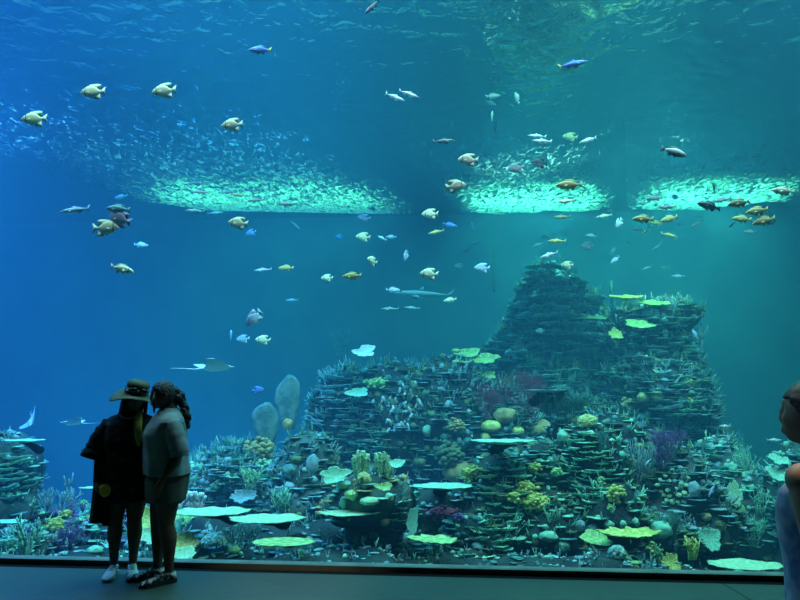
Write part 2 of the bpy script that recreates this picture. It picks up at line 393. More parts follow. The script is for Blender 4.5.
rock([(366,498,38,26,7.5,.45),(350,510,34,14,7.5,.4),(392,505,22,26,7.6,.4),(374,545,30,40,7.8,.4),(376,640,30,80,7.8,.4)],
     'overhanging pedestal rock crowned with pale soft corals', m_rock2, .045, .07, 170, [m_mint, m_ochre, m_blue], .7, 6, down=False)
rock([(500,500,44,42,8.4,.7),(480,535,40,26,8.0,.6),(530,470,42,30,8.8,.7),(545,530,45,40,8.2,.7),(520,455,30,14,9.0,.5)],
     'front centre reef mound covered by stacked shelf coral', m_rock_shade, .055, .10, 620, [m_teal, m_olive, m_mint], .8, 7)
rock([(586,465,40,42,8.8,.8),(600,520,50,44,8.3,.8),(570,440,24,20,9.1,.5),(610,440,26,24,9.3,.6)],
     'front reef mound right of centre with a column of shelf coral', m_rock_shade, .055, .10, 620, [m_teal, m_olive, m_mint], .8, 8)
rock([(668,500,44,52,8.8,.8),(700,525,36,34,8.6,.7),(655,535,45,26,8.2,.6),(640,470,30,36,9.2,.7)],
     'front right reef slope dotted with round pale corals', m_rock2, .055, .10, 700, [m_teal, m_blue, m_olive], .8, 9)
rock([(730,500,28,44,10.4,.8),(748,530,26,26,10.0,.6),(715,470,20,34,10.8,.6)],
     'right foot of the reef tapering down to open sand', m_rock2, .06, .10, 380, [m_blue, m_mint, m_teal], .9, 10)
rock([(70,535,44,22,7.9,.5),(38,545,30,18,7.6,.4),(110,530,40,26,8.0,.5),(150,545,40,18,7.6,.4)],
     'low front reef bank at left behind the woman in the hat', m_rock2, .05, .08, 500, [m_blue, m_mint, m_purp], .8, 11)
rock([(6,475,26,44,9.0,.8),(-10,520,40,40,8.6,.7)],
     'blue reef outcrop at the left edge of the view', m_rock2, .06, .10, 260, [m_blue, m_mint, m_teal], .8, 12)
rock([(806,500,34,50,9.2,.8),(822,470,30,40,9.6,.7)],
     'pale green reef outcrop at the right edge behind the near woman', m_rock2, .06, .10, 300, [m_blue, m_mint, m_teal], .9, 13)
rock([(215,568,55,18,7.4,.45),(300,574,60,16,7.3,.45),(430,572,50,16,7.5,.45)],
     'low dark rubble bank under the front table corals', m_rock_shade, .05, .07, 260, [m_teal, m_blue, m_olive], .7, 14)

rock([(x, 583 + 5*math.sin(x*.05), 46, 26, 6.9 + .25*math.sin(x*.031), .6) for x in range(-60, 700, 48)] + [(745, 592, 60, 22, 7.5, .6), (5, 545, 30, 20, 8.0, .5)],
     'long dark rubble bank running along the foot of the glass', m_rock_shade, .055, .09, 1100, [m_teal, m_blue, m_mint], .55, 15)
rock([(x, 556 + 5*math.sin(x*.07), 50, 30, 8.4 + .3*math.sin(x*.043), .7) for x in (205, 260, 315, 430, 470, 540)] +
     [(205, 540, 44, 22, 8.2, .6), (268, 548, 44, 22, 8.0, .6), (300, 566, 44, 18, 7.6, .5), (345, 535, 40, 16, 8.3, .5), (443, 512, 40, 26, 8.5, .6), (433, 560, 40, 18, 7.9, .5), (630, 556, 40, 20, 8.0, .5)],  # lobes added to anchor the tables and darken the void behind
     'added dark rubble bank filling the void behind the front table corals', m_rock_shade, .06, .09, 420, [m_teal, m_blue, m_teal], .75, 16)

def cast(px, py, Y=None):
    d = ray(px, py).normalized(); best = None
    for o, bv in ROCKS:
        h = bv.ray_cast(CAM, d)
        if h[0] is not None and (best is None or h[3] < best[2]): best = (h[0], h[1], h[3])
    if best is None:
        return at(px, py, Y or 10.0), Vector((0, -.7, .7)), False
    n = best[1]
    if n.dot(d) > 0: n = -n
    return best[0], n, True

# ------------------------------------------------------------------ coral shapes
def table_mesh(seed, frill=.12, lobes=7, dish=.06, thick=.022):
    r = random.Random(seed); n = 72; mb = MB(); rings = []
    ph = [r.uniform(0, 6.28) for _ in range(6)]; am = [r.uniform(.3, 1) for _ in range(6)]
    def rad(a):
        return 1 + frill*(.5*am[0]*math.sin(2*a+ph[0]) + .6*am[1]*math.sin(3*a+ph[1]) + .5*am[2]*math.sin(lobes*a+ph[2]) + .35*am[3]*math.sin((lobes*2+1)*a+ph[3]) + .2*math.sin(29*a+ph[4]))
    top = []; bot = []
    for k in (0.02, .3, .55, .75, .9, 1.0):
        top.append([(math.cos(a)*rad(a)*k, math.sin(a)*rad(a)*k, dish*(k**2) + .02*noise.noise(Vector((math.cos(a)*k*4, math.sin(a)*k*4, seed))) + frill*.10*k*k*math.sin(lobes*a+ph[2])) for a in [2*PI*i/n for i in range(n)]])
    for ring, th_ in zip(reversed(top), (thick*.5, thick, thick*1.2, thick*1.6, thick*2.4, thick*4)):
        bot.append([(p[0]*(.985), p[1]*.985, p[2] - th_) for p in ring])
    mb.ring_loft(list(reversed(top + bot)))
    return mb
def stem_mesh(h, r0=.2, r1=.42):
    mb = MB(); mb.tube([(0, 0, -.075), (.02, 0, -h*.4), (-.03, .01, -h)], [r1, r0, r0*1.3], 12); return mb
def shelf_plate(seed, mats):
    """a small fan-shaped plate, root at the origin, growing along +x"""
    r = random.Random(seed); n = 18; mb = MB(); p1, p2 = r.uniform(0, 6), r.uniform(0, 6); rr = []
    for i in range(n):
        a = (i/(n-1) - .5)*R(215)
        rr.append((a, .78 + .14*math.sin(3*a+p1) + .07*math.sin(8*a+p2) + r.uniform(-.04, .04)))
    rings = []
    for k, dz, th_ in ((0.12, 0, .05), (.5, .02, .04), (.85, .07, .03), (1, .11, .015)):
        rings.append((k, dz, th_))
    vs = []; fs = []
    for sgn in (0, 1):
        for k, dz, th_ in rings:
            for a, q in rr:
                vs.append((.2 + math.cos(a)*q*k*.8, math.sin(a)*q*k, dz + .03*math.sin(5*a+p1)*k - (th_*2 if sgn else 0)))
    m = len(rings)
    for i in range(m-1):
        for j in range(n-1):
            a = i*n+j; fs.append((a, a+n, a+n+1, a+1)); b = a + m*n; fs.append((b, b+1, b+n+1, b+n))
    for j in range(n-1):
        a = (m-1)*n+j; fs.append((a, a+m*n, a+m*n+1, a+1)); a = j; fs.append((a+1, a+m*n+1, a+m*n, a))
    for j in (0, n-1):
        for i in range(m-1):
            a = i*n+j; q = (a, a+m*n, a+n+m*n, a+n); fs.append(q if j == 0 else tuple(reversed(q)))
    mb.add(vs, fs)
    mb.tube([(-.25, 0, -.16), (.25, 0, -.05)], [.10, .16], 6)
    return mb.mesh('plate', mats)
PL = {}
def plates(m):
    if m.name not in PL: PL[m.name] = [shelf_plate(i*7+1, m) for i in range(6)]
    return PL[m.name]
def poly_in(px, py, poly):
    c = False
    for (x1, y1), (x2, y2) in zip(poly, poly[1:] + poly[:1]):
        if (y1 > py) != (y2 > py) and px < (x2-x1)*(py-y1)/(y2-y1) + x1: c = not c
    return c
def shelf_coral(poly, dx, dy, wpx, label, m, m2=None, Y=10, seed=0, group=None, tilt=0.0, keep=.92, maxn=98):
    """a colony of stacked shelf plates growing out of the rock face over the given region"""
    r = random.Random(seed); pts = []
    xs = [p[0] for p in poly]; ys = [p[1] for p in poly]; row = 0; y = min(ys)
    while y < max(ys):
        x = min(xs) + (row % 2)*dx*.5
        while x < max(xs):
            a, b = x + r.uniform(-.28, .28)*dx, y + r.uniform(-.3, .3)*dy
            if poly_in(a, b, poly) and r.random() < keep:
                h, n, ok = cast(a, b, Y)
                if ok: pts.append((a, b, h, n))
            x += dx
        y += dy; row += 1
    if len(pts) > maxn: pts = r.sample(pts, maxn)
    if not pts: print('NO PTS', label); return
    base = min((p[2] for p in pts), key=lambda v: v.z).copy()
    root = empty('shelf_coral', base)
    for a, b, h, n in pts:
        s = mpp(a, b, h.y)*wpx*.62*r.uniform(.75, 1.2)
        mm = m2 if (m2 and r.random() < .3) else m
        yaw = math.atan2(n.y - .3, n.x) + r.uniform(-.5, .5)
        part('plate', r.choice(plates(mm)), root, h - base, (r.uniform(-.12, .12), r.uniform(-.22, .06) + tilt, yaw), (s, s, s*r.uniform(.8, 1.2)))
    tag(root, label, 'coral', group)
    return root

def lump(name, px, py, w, h, label, m, seed=0, kind='boulder', Y=None, sub=3):
    """rounded coral heads"""
    p, n, ok = cast(px, py, Y)
    if Y: p = at(px, py, Y)
    s = mpp(px, py, p.y); rx, rz = w*s/2, h*s/2
    mb = MB(); off = Vector((seed, seed*2, 0))
    if kind == 'boulder':
        mb.ball((0, 0, 0), (rx, rx*.85, rz), sub, 0, lambda v: 1 + .22*noise.noise(Vector(v)*1.6 + off) + .05*noise.noise(Vector(v)*7 + off))
    elif kind == 'cluster':
        r = random.Random(seed); k = max(7, int(w*h/14))
        mb.ball((0, .02, 0), (rx*.7, rx*.4, rz*.7), 2)
        for i in range(k):
            a = r.uniform(0, 2*PI); q = math.sqrt(r.random())
            x, z = math.cos(a)*q*rx*.85, math.sin(a)*q*rz*.85
            y = -math.sqrt(max(0, 1 - q*q))*rx*.5
            b = min(rx, rz)*r.uniform(.16, .30)*(1 if k < 20 else .8)
            mb.ball((x, y, z), (b*1.15, b, b*.85), 1, 0, lambda v: 1 + .2*noise.noise(Vector(v)*3 + Vector((i, 0, 0))))
    o = part(name, mb.mesh(name, m), None, p + n*min(rx, rz)*(.5 if not Y else 0))
    tag(o, label, 'coral'); return o

def branchy(px, py, w, h, label, m, name='branching_coral', seed=0, depth=4, kids=3, spread=.6, flat=1.0, thick=.035, Y=None, nbase=5, up=.5, taper=.72, straight=.15):
    """antler / twig / feather corals: width and height in pixels, rooted at the bottom centre"""
    p, n, ok = cast(px, py + h*.45, Y)
    if Y: p = at(px, py + h*.5, Y)
    s = mpp(px, py, p.y); H = h*s; W = w*s/2; r = random.Random(seed); mb = MB(); T = thick*H
    def grow(a, d, L, rad, lev):
        pts = [a]; dd = d.copy(); k = 3
        for i in range(k):
            dd = (dd + Vector((r.uniform(-1, 1), r.uniform(-1, 1)*flat, r.uniform(-.6, 1)))*straight).normalized()
            pts.append(pts[-1] + dd*L/k)
        mb.tube(pts, [rad, rad*.92, rad*.85, rad*.72], 5)
        if lev > 0:
            for i in range(kids):
                q = r.choice(pts[2:]) if i else pts[-1]
                e = (dd + Vector((r.uniform(-1, 1), r.uniform(-1, 1)*flat, r.uniform(-.2, 1)*up))*spread*1.4).normalized()
                grow(q, e, L*r.uniform(.6, .9), rad*taper, lev - 1)
    for i in range(nbase):
        x = (i + .5)/nbase*2 - 1 + r.uniform(-.1, .1)
        d = Vector((x*W/H*.9, r.uniform(-.3, .15)*flat - .1, 1)).normalized()
        grow(Vector((x*W*.35, 0, -.02)), d, H*.36, T, depth)
    zs = [v[2] for v in mb.v]; xs = [v[0] for v in mb.v]
    kz = H/max(.01, max(zs)); kx = 2*W/max(.01, max(xs) - min(xs))
    mb.v = [(v[0]*kx, v[1]*min(kx, 1.2), v[2]*kz) for v in mb.v]
    o = part(name, mb.mesh(name, m), None, p); tag(o, label, 'coral'); return o

def leaf_coral(px, py, w, h, label, m, seed=0, face=.5, Y=None, curl=.25, name='leaf_coral', yaw=0):
    """broad wavy leaf lying on the rock, tipped towards the viewer by 'face'"""
    p, n, ok = cast(px, py, Y)
    if Y: p = at(px, py, Y)
    s = mpp(px, py, p.y)
    mb = table_mesh(seed, frill=.3, lobes=5, dish=curl, thick=.05)
    me = mb.mesh(name, m)
    rx = w*s/2; ry = rx*.75 if face < .8 else h*s/2
    if face < .8: ry = h*s/2/max(.3, math.sin(face) + .12)
    o = part(name, me, None, p + Vector((0, -.08, .03)), (face, 0, yaw), (rx, ry, rx*.8)); tag(o, label, 'coral'); return o

def table_coral(px, py, w, Y, label, m, seed, frill=.1, lobes=7, h=.45, tilt=(0, 0, 0), dish=.05, depth=.55, back=.85):
    p = at(px, py, Y); s = mpp(px, py, Y)*w/2
    root = empty('table_coral', (p.x, p.y, p.z - h))
    part('tabletop', table_mesh(seed, frill, lobes, dish).mesh('tabletop', m), root, (0, 0, h), tilt, (s, s*depth, s))
    b = back/s; st = MB()
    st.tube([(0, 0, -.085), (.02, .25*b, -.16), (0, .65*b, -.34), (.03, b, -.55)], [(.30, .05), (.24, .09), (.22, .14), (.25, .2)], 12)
    part('stem', st.mesh('stem', m_stem_shade), root, (0, 0, h), (0, 0, 0), s)
    tag(root, label, 'coral'); return root

# table corals by the glass
table_coral(211, 513, 78, 6.9, 'wide pale table coral just right of the pale-shirted woman, highest of three', m_pale, 1, .08, 9)
table_coral(267, 520, 76, 6.6, 'flat pale table coral with a lime patch, middle of the three left ones', m_pale, 2, .10, 7, h=.4)
table_coral(284, 543, 63, 6.2, 'smooth oval lime table coral lowest and nearest the ledge at left', m_lime, 3, .04, 8, h=.25)
table_coral(348, 514, 56, 7.0, 'thin pale table coral on the left lip of the overhanging pedestal rock', m_pale, 4, .14, 6, h=.2)
table_coral(443, 487, 62, 7.4, 'pale mint table coral casting a dark shadow right of the pedestal rock', m_mint, 5, .08, 8, h=.6)
table_coral(433, 540, 54, 6.7, 'ragged lime table coral close to the ledge at the centre', m_lime, 6, .22, 9, h=.25, tilt=(0, .06, 0))
table_coral(503, 442, 66, 7.9, 'bright mint table coral standing high on the front centre mound', m_mint, 7, .10, 8, h=.35)
table_coral(630, 535, 52, 7.0, 'frilly yellow table coral with scalloped edge at front right', m_yel, 8, .3, 9, h=.25, tilt=(.12, 0, 0), dish=.12)
table_coral(745, 566, 70, 7.0, 'pale flat sand patch beside the near woman, shaped as a table coral', m_pale, 9, .12, 5, h=.12)  # table shape added in place of the pale sand patch
table_coral(24, 441, 44, 8.0, 'pale blue table coral sticking out at the left edge above the outcrop', m_mint, 10, .10, 6, h=.35, back=.35)
table_coral(10, 522, 34, 7.0, 'small pale table coral low at the left edge', m_mint, 11, .10, 6, h=.4)
table_coral(92, 488, 24, 7.8, 'small pale shelf coral directly behind the hatted woman at hip height', m_pale, 12, .12, 5, h=.4)
table_coral(722, 471, 50, 10.4, 'faint flat teal table coral on the right foot of the reef', m_blue, 13, .12, 5, h=.3)
table_coral(545, 391, 48, 8.9, 'thin dim shelf coral above the green feathery thicket', m_blue, 14, .06, 5, h=.35)
table_coral(548, 268, 48, 14.4, 'dark flat shelf coral capping the central peak', m_teal, 15, .10, 6, h=.4)

# leaf corals
leaf_coral(467, 356, 24, 12, 'lime leaf coral, upper left of the pair high on the middle wall', m_lime, 1, .6, 11.9)
leaf_coral(484, 362, 28, 12, 'large lime leaf coral, right of the pair high on the middle wall', m_lime, 2, .6, 11.8)
leaf_coral(462, 363, 16, 8, 'small lime leaf coral below the upper left leaf of the middle wall', m_lime, 3, .5, 11.8)
leaf_coral(475, 374, 12, 8, 'little lime leaf under the two large leaves', m_lime, 4, .8, 11.8)
leaf_coral(488, 377, 14, 10, 'rounded lime leaf nearest the dark central peak', m_lime, 5, .8, 11.8)
leaf_coral(440, 385, 16, 15, 'round ochre-lime disc coral on the middle wall', m_lime, 6, 1.2, 11.6)
leaf_coral(402, 379, 12, 8, 'small dull oval disc coral near the top of the middle wall', m_ochre, 7, .9, 12)
leaf_coral(625, 301, 28, 7, 'yellow leaf coral on the very top of the right tower', m_yel, 8, .35, 12.3)
leaf_coral(652, 307, 28, 9, 'lime oval leaf coral at the top of the right tower', m_lime, 9, .4, 12.2)
leaf_coral(637, 328, 27, 11, 'speckled bright lime leaf coral in the middle of the right tower top', m_lime, 10, .6, 11.8)
leaf_coral(614, 336, 13, 12, 'round yellow-lime disc coral at the left side of the right tower', m_yel, 11, 1.1, 11.8)
leaf_coral(662, 374, 22, 9, 'pale drooping leaf coral halfway down the right tower', m_pale, 12, .5, 11.6, yaw=.3)
leaf_coral(594, 321, 20, 6, 'dim olive leaf coral left of the right tower', m_olive, 13, .4, 12.6)
leaf_coral(165, 535, 38, 26, 'big pale yellow leaf coral between the two women at knee height', m_pale, 14, .7, 7.0)
leaf_coral(180, 526, 26, 18, 'pale lime leaf coral right of the bare legs', m_lime, 15, .5, 7.1)
leaf_coral(187, 544, 26, 16, 'yellow curled leaf coral low behind the floral shoes', m_yel, 16, .6, 6.8)
leaf_coral(148, 520, 30, 22, 'yellow wavy leaf coral seen between the legs', m_yel, 17, .9, 7.2)
leaf_coral(185, 556, 26, 10, 'pale cream leaf coral touching the ledge', m_pale, 18, .4, 6.5)
leaf_coral(413, 523, 13, 26, 'upright pale mint blade coral beside the pedestal', m_mint, 19, 1.3, 7.0, yaw=-.5)
leaf_coral(365, 354, 22, 14, 'crinkled bluish white coral floating tip above the middle wall', m_white, 20, .9, 11.6)
leaf_coral(358, 395, 20, 12, 'pale blue-green leaf coral on the left of the middle wall', m_mint, 21, .9, 11.4)
leaf_coral(335, 478, 30, 18, 'large pale bluish giant clam shaped coral on the pedestal left', m_mint, 22, .8, 7.3, yaw=.4)
leaf_coral(397, 466, 16, 8, 'small pale mint leaf coral at the pedestal right', m_mint, 23, .6, 7.3)
leaf_coral(384, 489, 18, 7, 'lime tongue-like coral on the pedestal front', m_lime, 24, .7, 7.0)
leaf_coral(706, 540, 22, 22, 'smooth pale teal flat coral standing behind the yellow twig coral', m_mint, 25, 1.1, 7.8)
leaf_coral(732, 497, 14, 26, 'slanting yellow finger-shaped leaf at the right foot', m_pale, 26, 1.3, 9.4, yaw=-.5)
leaf_coral(662, 392, 12, 36, 'drooping dull green tongue on the right tower face', m_blue, 27, 1.4, 11.4)
leaf_coral(245, 498, 24, 14, 'blue-green wrinkled slab coral on the left mound', m_blue, 28, .9, 9.3)
leaf_coral(273, 545, 18, 12, 'small olive leaf hidden under the middle left table coral', m_olive, 29, .8, 7.0)
leaf_coral(775, 462, 18, 10, 'uppermost pale green leaf at the right edge outcrop', m_mint, 30, .5, 8.6)
leaf_coral(774, 476, 20, 13, 'second pale green leaf at the right edge outcrop', m_mint, 31, .7, 8.5)
leaf_coral(782, 487, 18, 12, 'third pale green leaf partly behind the near woman', m_mint, 32, .7, 8.5)
leaf_coral(618, 555, 18, 10, 'pale lime crust coral on the front right bank', m_lime, 33, .8, 7.0)
leaf_coral(593, 541, 28, 12, 'ragged lime leaf cluster left of the frilly yellow table coral', m_lime, 34, .5, 7.2)
leaf_coral(668, 563, 16, 16, 'pale yellow ring-shaped coral against the ledge at right', m_yel, 35, 1.1, 6.9)

# tall slab sponges at left
def slab(px, py, w, h, Y, lean, label, seed):
    p = at(px, py + h/2, Y); s = mpp(px, py, Y); H = h*s; W = w*s; rings = []; n = 20
    for i in range(13):
        t = i/12; z = t*H; ww = W*.5*interp(t, [(0, .45), (.2, .72), (.5, .98), (.72, 1), (.88, .72), (1, .22)]); th_ = W*.16*(1 - t*.5)
        cx = lean*t*W + .05*W*math.sin(t*5 + seed)
        rings.append([(cx + math.cos(a)*ww*(1 + .22*noise.noise(Vector((math.cos(a)*2, t*5, seed*3)))), math.sin(a)*th_*(1 + .3*math.sin(7*a)), z + .05*noise.noise(Vector((math.cos(a)*3, t*3, seed)))) for a in [2*PI*j/n for j in range(n)]])
    mb = MB(); mb.ring_loft(rings)
    o = part('slab_sponge', mb.mesh('slab_sponge', m_slab), None, p); tag(o, label, 'sponge'); return o
slab(265, 424, 27, 40, 10.2, .05, 'lower left of the two pale slab-shaped sponges', 1)
slab(287, 402, 25, 52, 10.8, .06, 'taller right one of the two pale slab-shaped sponges', 2)

# shelf coral colonies
shelf_coral([(492,340),(505,290),(530,272),(575,275),(592,300),(596,380),(585,400),(490,395)], 15, 9, 22, 'dark shelf coral tiers clothing the central peak', m_teal, m_blue, 14, 1)
shelf_coral([(672,305),(686,312),(692,350),(698,400),(690,430),(676,430),(655,400),(668,350)], 12, 8, 19, 'pale shelf coral tiers down the right edge of the right tower', m_blue, m_mint, 12, 2)
shelf_coral([(600,356),(655,350),(668,372),(640,392),(596,385)], 14, 8, 20, 'dim shelf coral tiers on the left face of the right tower', m_teal, m_blue, 12, 3)
shelf_coral([(318,368),(345,362),(368,385),(362,430),(330,440),(312,430),(308,395)], 13, 8, 20, 'bluish shelf coral tiers at the left end of the middle wall', m_blue, m_teal, 12, 4)
shelf_coral([(340,425),(385,430),(395,470),(360,462),(335,455)], 13, 7, 18, 'mint shelf coral tiers above the soft corals of the pedestal', m_mint, m_teal, 12, 5)
shelf_coral([(482,470),(515,462),(528,480),(522,540),(500,560),(462,556),(470,530),(488,510)], 14, 8.5, 18, 'large mint shelf coral stack on the front centre mound', m_mint, m_pale, 8, 6)
shelf_coral([(585,425),(600,420),(608,460),(618,490),(590,505),(565,510),(560,500),(572,470),(560,455)], 13, 7.5, 17, 'long mint shelf coral column on the mound right of centre', m_mint, m_pale, 8, 7)
shelf_coral([(530,455),(560,445),(570,468),(556,480),(535,478)], 12, 7, 15, 'small mint shelf coral stack below the lone green knob', m_mint, m_pale, 8, 8)
shelf_coral([(700,455),(718,450),(732,480),(720,500),(700,495)], 11, 8, 17, 'pale shelf coral tiers on the right shoulder of the reef', m_mint, m_blue, 10, 9)
shelf_coral([(-5,448),(20,450),(36,470),(34,492),(12,500),(-6,500)], 12, 8, 22, 'blue shelf coral tiers fanning out at the left edge', m_mint, m_blue, 9, 10)
shelf_coral([(190,455),(240,444),(275,462),(270,490),(205,480)], 14, 8, 18, 'pale blue shelf coral tiers on the left mound', m_blue, m_mint, 10, 11)
shelf_coral([(372,420),(384,424),(378,462),(366,452)], 8, 7, 10, 'narrow mint shelf coral strip beside the finger sponges', m_mint, None, 11, 12)
shelf_coral([(770,490),(795,495),(800,540),(775,540)], 11, 9, 16, 'mint shelf coral tiers beside the near woman', m_mint, m_pale, 9, 13)
shelf_coral([(395,500),(410,500),(408,535),(388,530)], 9, 7, 12, 'small shelf coral strip on the right side of the pedestal', m_mint, m_blue, 7.5, 14)

# rounded heads
LUMPS = [
 (587,425,20,15,'lime dotted knob coral on top of the shelf coral column',m_brainy,'b'),(566,437,13,12,'green round coral left of the lime dotted knob',m_mint,'b'),
 (492,428,20,12,'yellow domed coral behind the high mint table coral',m_yel,'b'),(505,418,22,16,'ochre round coral above the yellow dome',m_ochre,'b'),
 (517,432,12,9,'small yellow knob right of the yellow dome',m_yel,'b'),(486,437,10,8,'small bright yellow knob at the table coral edge',m_yel,'b'),
 (537,431,24,18,'grey-purple dome coral right of the mint table coral',m_ochre,'b'),
 (617,558,18,16,'ribbed teal brain coral near the ledge at right',m_brain,'b'),(661,532,26,16,'smooth green dome behind the frilly yellow table coral',m_mint,'b'),
 (582,550,12,12,'ochre brain coral among pale ones by the ledge',m_brainy,'b'),(593,528,12,10,'pale blue knob above the ragged lime leaves',m_blue,'b'),
 (609,524,10,8,'pale mint knob just left of the yellow table coral',m_mint,'b'),(579,527,10,12,'grey-green oval knob under the column',m_blue,'b'),
 (548,536,18,10,'pale mint boulder coral at the foot of the column',m_mint,'b'),(563,546,12,14,'tilted mint oval coral by the column foot',m_mint,'b'),
 (364,481,15,12,'yellow-green ball coral on the pedestal',m_brainy,'b'),(370,501,20,8,'pale oval coral hugging the pedestal edge',m_pale,'b'),
 (389,497,9,7,'small mint ball on the pedestal right',m_mint,'b'),(352,495,14,8,'lime oval coral below the ball coral',m_lime,'b'),
 (345,486,16,9,'pale mint oval next to the clam-shaped coral',m_mint,'b'),(402,480,10,8,'small olive ball at the right edge of the pedestal',m_ochre,'b'),
 (384,520,10,9,'brownish round coral hanging below the pedestal edge',m_ochre,'b'),(374,466,16,12,'mint rosette coral between the two cactus-like soft corals',m_mint,'b'),
 (389,468,14,10,'yellow rosette coral right of the cactus-like soft corals',m_yel,'b'),
 (217,545,28,18,'grey-green brain coral beneath the wide pale table coral',m_brain,'b'),(233,552,14,8,'lime knob coral right of the grey-green brain coral',m_lime,'b'),
 (290,488,12,10,'pale blue dome on the rocky shoulder, right one',m_blue,'b'),(290,471,14,12,'teal dome coral on the rocky shoulder',m_teal,'b'),
 (311,466,13,20,'bluish oval boulder coral at the right of the rocky shoulder',m_blue,'b'),(297,460,12,9,'small olive dome coral below the taller slab sponge',m_olive,'b'),
 (288,426,10,12,'olive pitted coral squeezed between the slab sponges',m_ochre,'b'),
 (427,430,9,11,'pale mint egg-shaped coral on the middle wall face',m_mint,'b'),(455,427,24,18,'pinkish ochre crust dome on the middle wall',m_ochre,'c'),
 (455,468,28,22,'dull ochre boulder left of the front centre mound',m_ochre,'b'),
 (420,462,14,10,'dark olive dome at the foot of the middle wall',m_olive,'b'),(630,405,18,16,'spiky olive ball coral on the right tower',m_brainy,'c'),
 (646,398,14,10,'lime ball coral right of the spiky olive one',m_brainy,'b'),(658,396,12,12,'dull lime knob at the centre of the right tower',m_brainy,'b'),
 (638,445,14,7,'pair-like lime crust low on the right tower',m_lime,'c'),
 (693,490,12,16,'teal oval coral beside the pale bouquet coral',m_blue,'b'),(706,517,10,8,'small ochre ball on the right slope',m_ochre,'b'),
 (741,509,9,9,'lime ball at the right foot of the reef',m_lime,'b'),(749,526,18,14,'pale feathery lump at the far right foot',m_mint,'c'),
 (716,481,10,18,'upright mint oval coral on the right shoulder',m_mint,'b'),(733,469,9,9,'small pale ball on the right shoulder',m_mint,'b'),
 (792,510,20,22,'bluish-white frilly ball coral beside the near woman',m_white,'c'),(768,556,18,8,'lime dotted crust coral near the ledge at far right',m_lime,'c'),
 (478,547,12,9,'small pale knob in the dark under the shelf stack',m_blue,'b'),(443,512,40,16,'reddish-brown crust coral under the mint table coral',m_red,'c'),
 (460,520,20,12,'dim purple crust right of the reddish-brown crust',m_purp,'c'),
 (55,527,22,16,'lower yellow flower-like coral bunch on the left bank',m_yel,'c'),(66,517,16,12,'upper right yellow coral bunch on the left bank',m_yel,'c'),
 (52,540,16,10,'lowest yellow coral bunch on the left bank',m_lime,'c'),(45,517,18,13,'upper left yellow coral bunch on the left bank',m_yel,'c'),
 (95,552,16,8,'pale mint lump near the ledge by the white sneakers',m_mint,'b'),(84,505,12,10,'lime lump left of the hatted woman at thigh height',m_lime,'c'),
 (88,520,10,9,'small lime lump left of the hatted woman at knee height',m_lime,'c'),
 (12,546,26,20,'mint branching tuft at the lower left corner of the glass',m_mint,'c'),
 (135,558,14,9,'pale blue knob between the white sneakers and the leaf corals',m_blue,'b'),
]
for i, (px, py, w_, h_, lab, m_, k_) in enumerate(LUMPS):
    lump('boulder_coral' if k_ == 'b' else 'cluster_coral', px, py, w_, h_, lab, m_, i + 1, 'boulder' if k_ == 'b' else 'cluster')
# bright yellow nodular clusters
for i, (px, py, w_, h_, lab, m_) in enumerate([
 (524,489,20,14,'yellow nodular coral, upper part of the bright trio on the centre mound',m_yel),(532,503,26,18,'largest yellow nodular coral in the bright trio on the centre mound',m_yel),
 (513,498,14,12,'small yellow nodular coral left of the largest one',m_yel),(474,475,20,14,'yellow nodular coral at the right end of the mint table coral',m_yel),
 (470,482,10,8,'little yellow tuft under the yellow coral beside the mint table',m_lime),
 (534,469,14,10,'yellow nodular coral high on the centre mound',m_yel),(555,472,12,9,'lime nodular coral left of the shelf column',m_lime),
 (614,496,16,18,'bright yellow nodular coral right of the shelf column',m_yel),(611,508,8,7,'small lime nodule below the bright yellow one',m_lime),
 (602,482,10,8,'lime nodule at the edge of the shelf column',m_lime),
 (688,382,7,12,'upper yellow nodule on the right edge of the tower',m_yel),(690,402,7,12,'lower yellow nodule on the right edge of the tower',m_yel),
 (456,352,10,5,'lime nodule near the top of the middle wall',m_lime),(378,386,26,12,'lime fluffy coral on the crest of the middle wall',m_lime),
 (652,553,12,14,'pale lime upright nodule near the ledge at right',m_lime),(636,565,14,5,'thin lime crust touching the ledge',m_lime),
 (266,470,26,16,'pale nodular coral on the left mound side',m_pale),(258,455,26,22,'olive pitted coral on the crest of the left mound',m_ochre),
 (451,451,24,24,'olive leafy tuft high left of the front centre mound',m_olive)]):
    lump('nodule_coral', px, py, w_*1.3, h_*1.25, lab, m_, 60 + i, 'cluster')

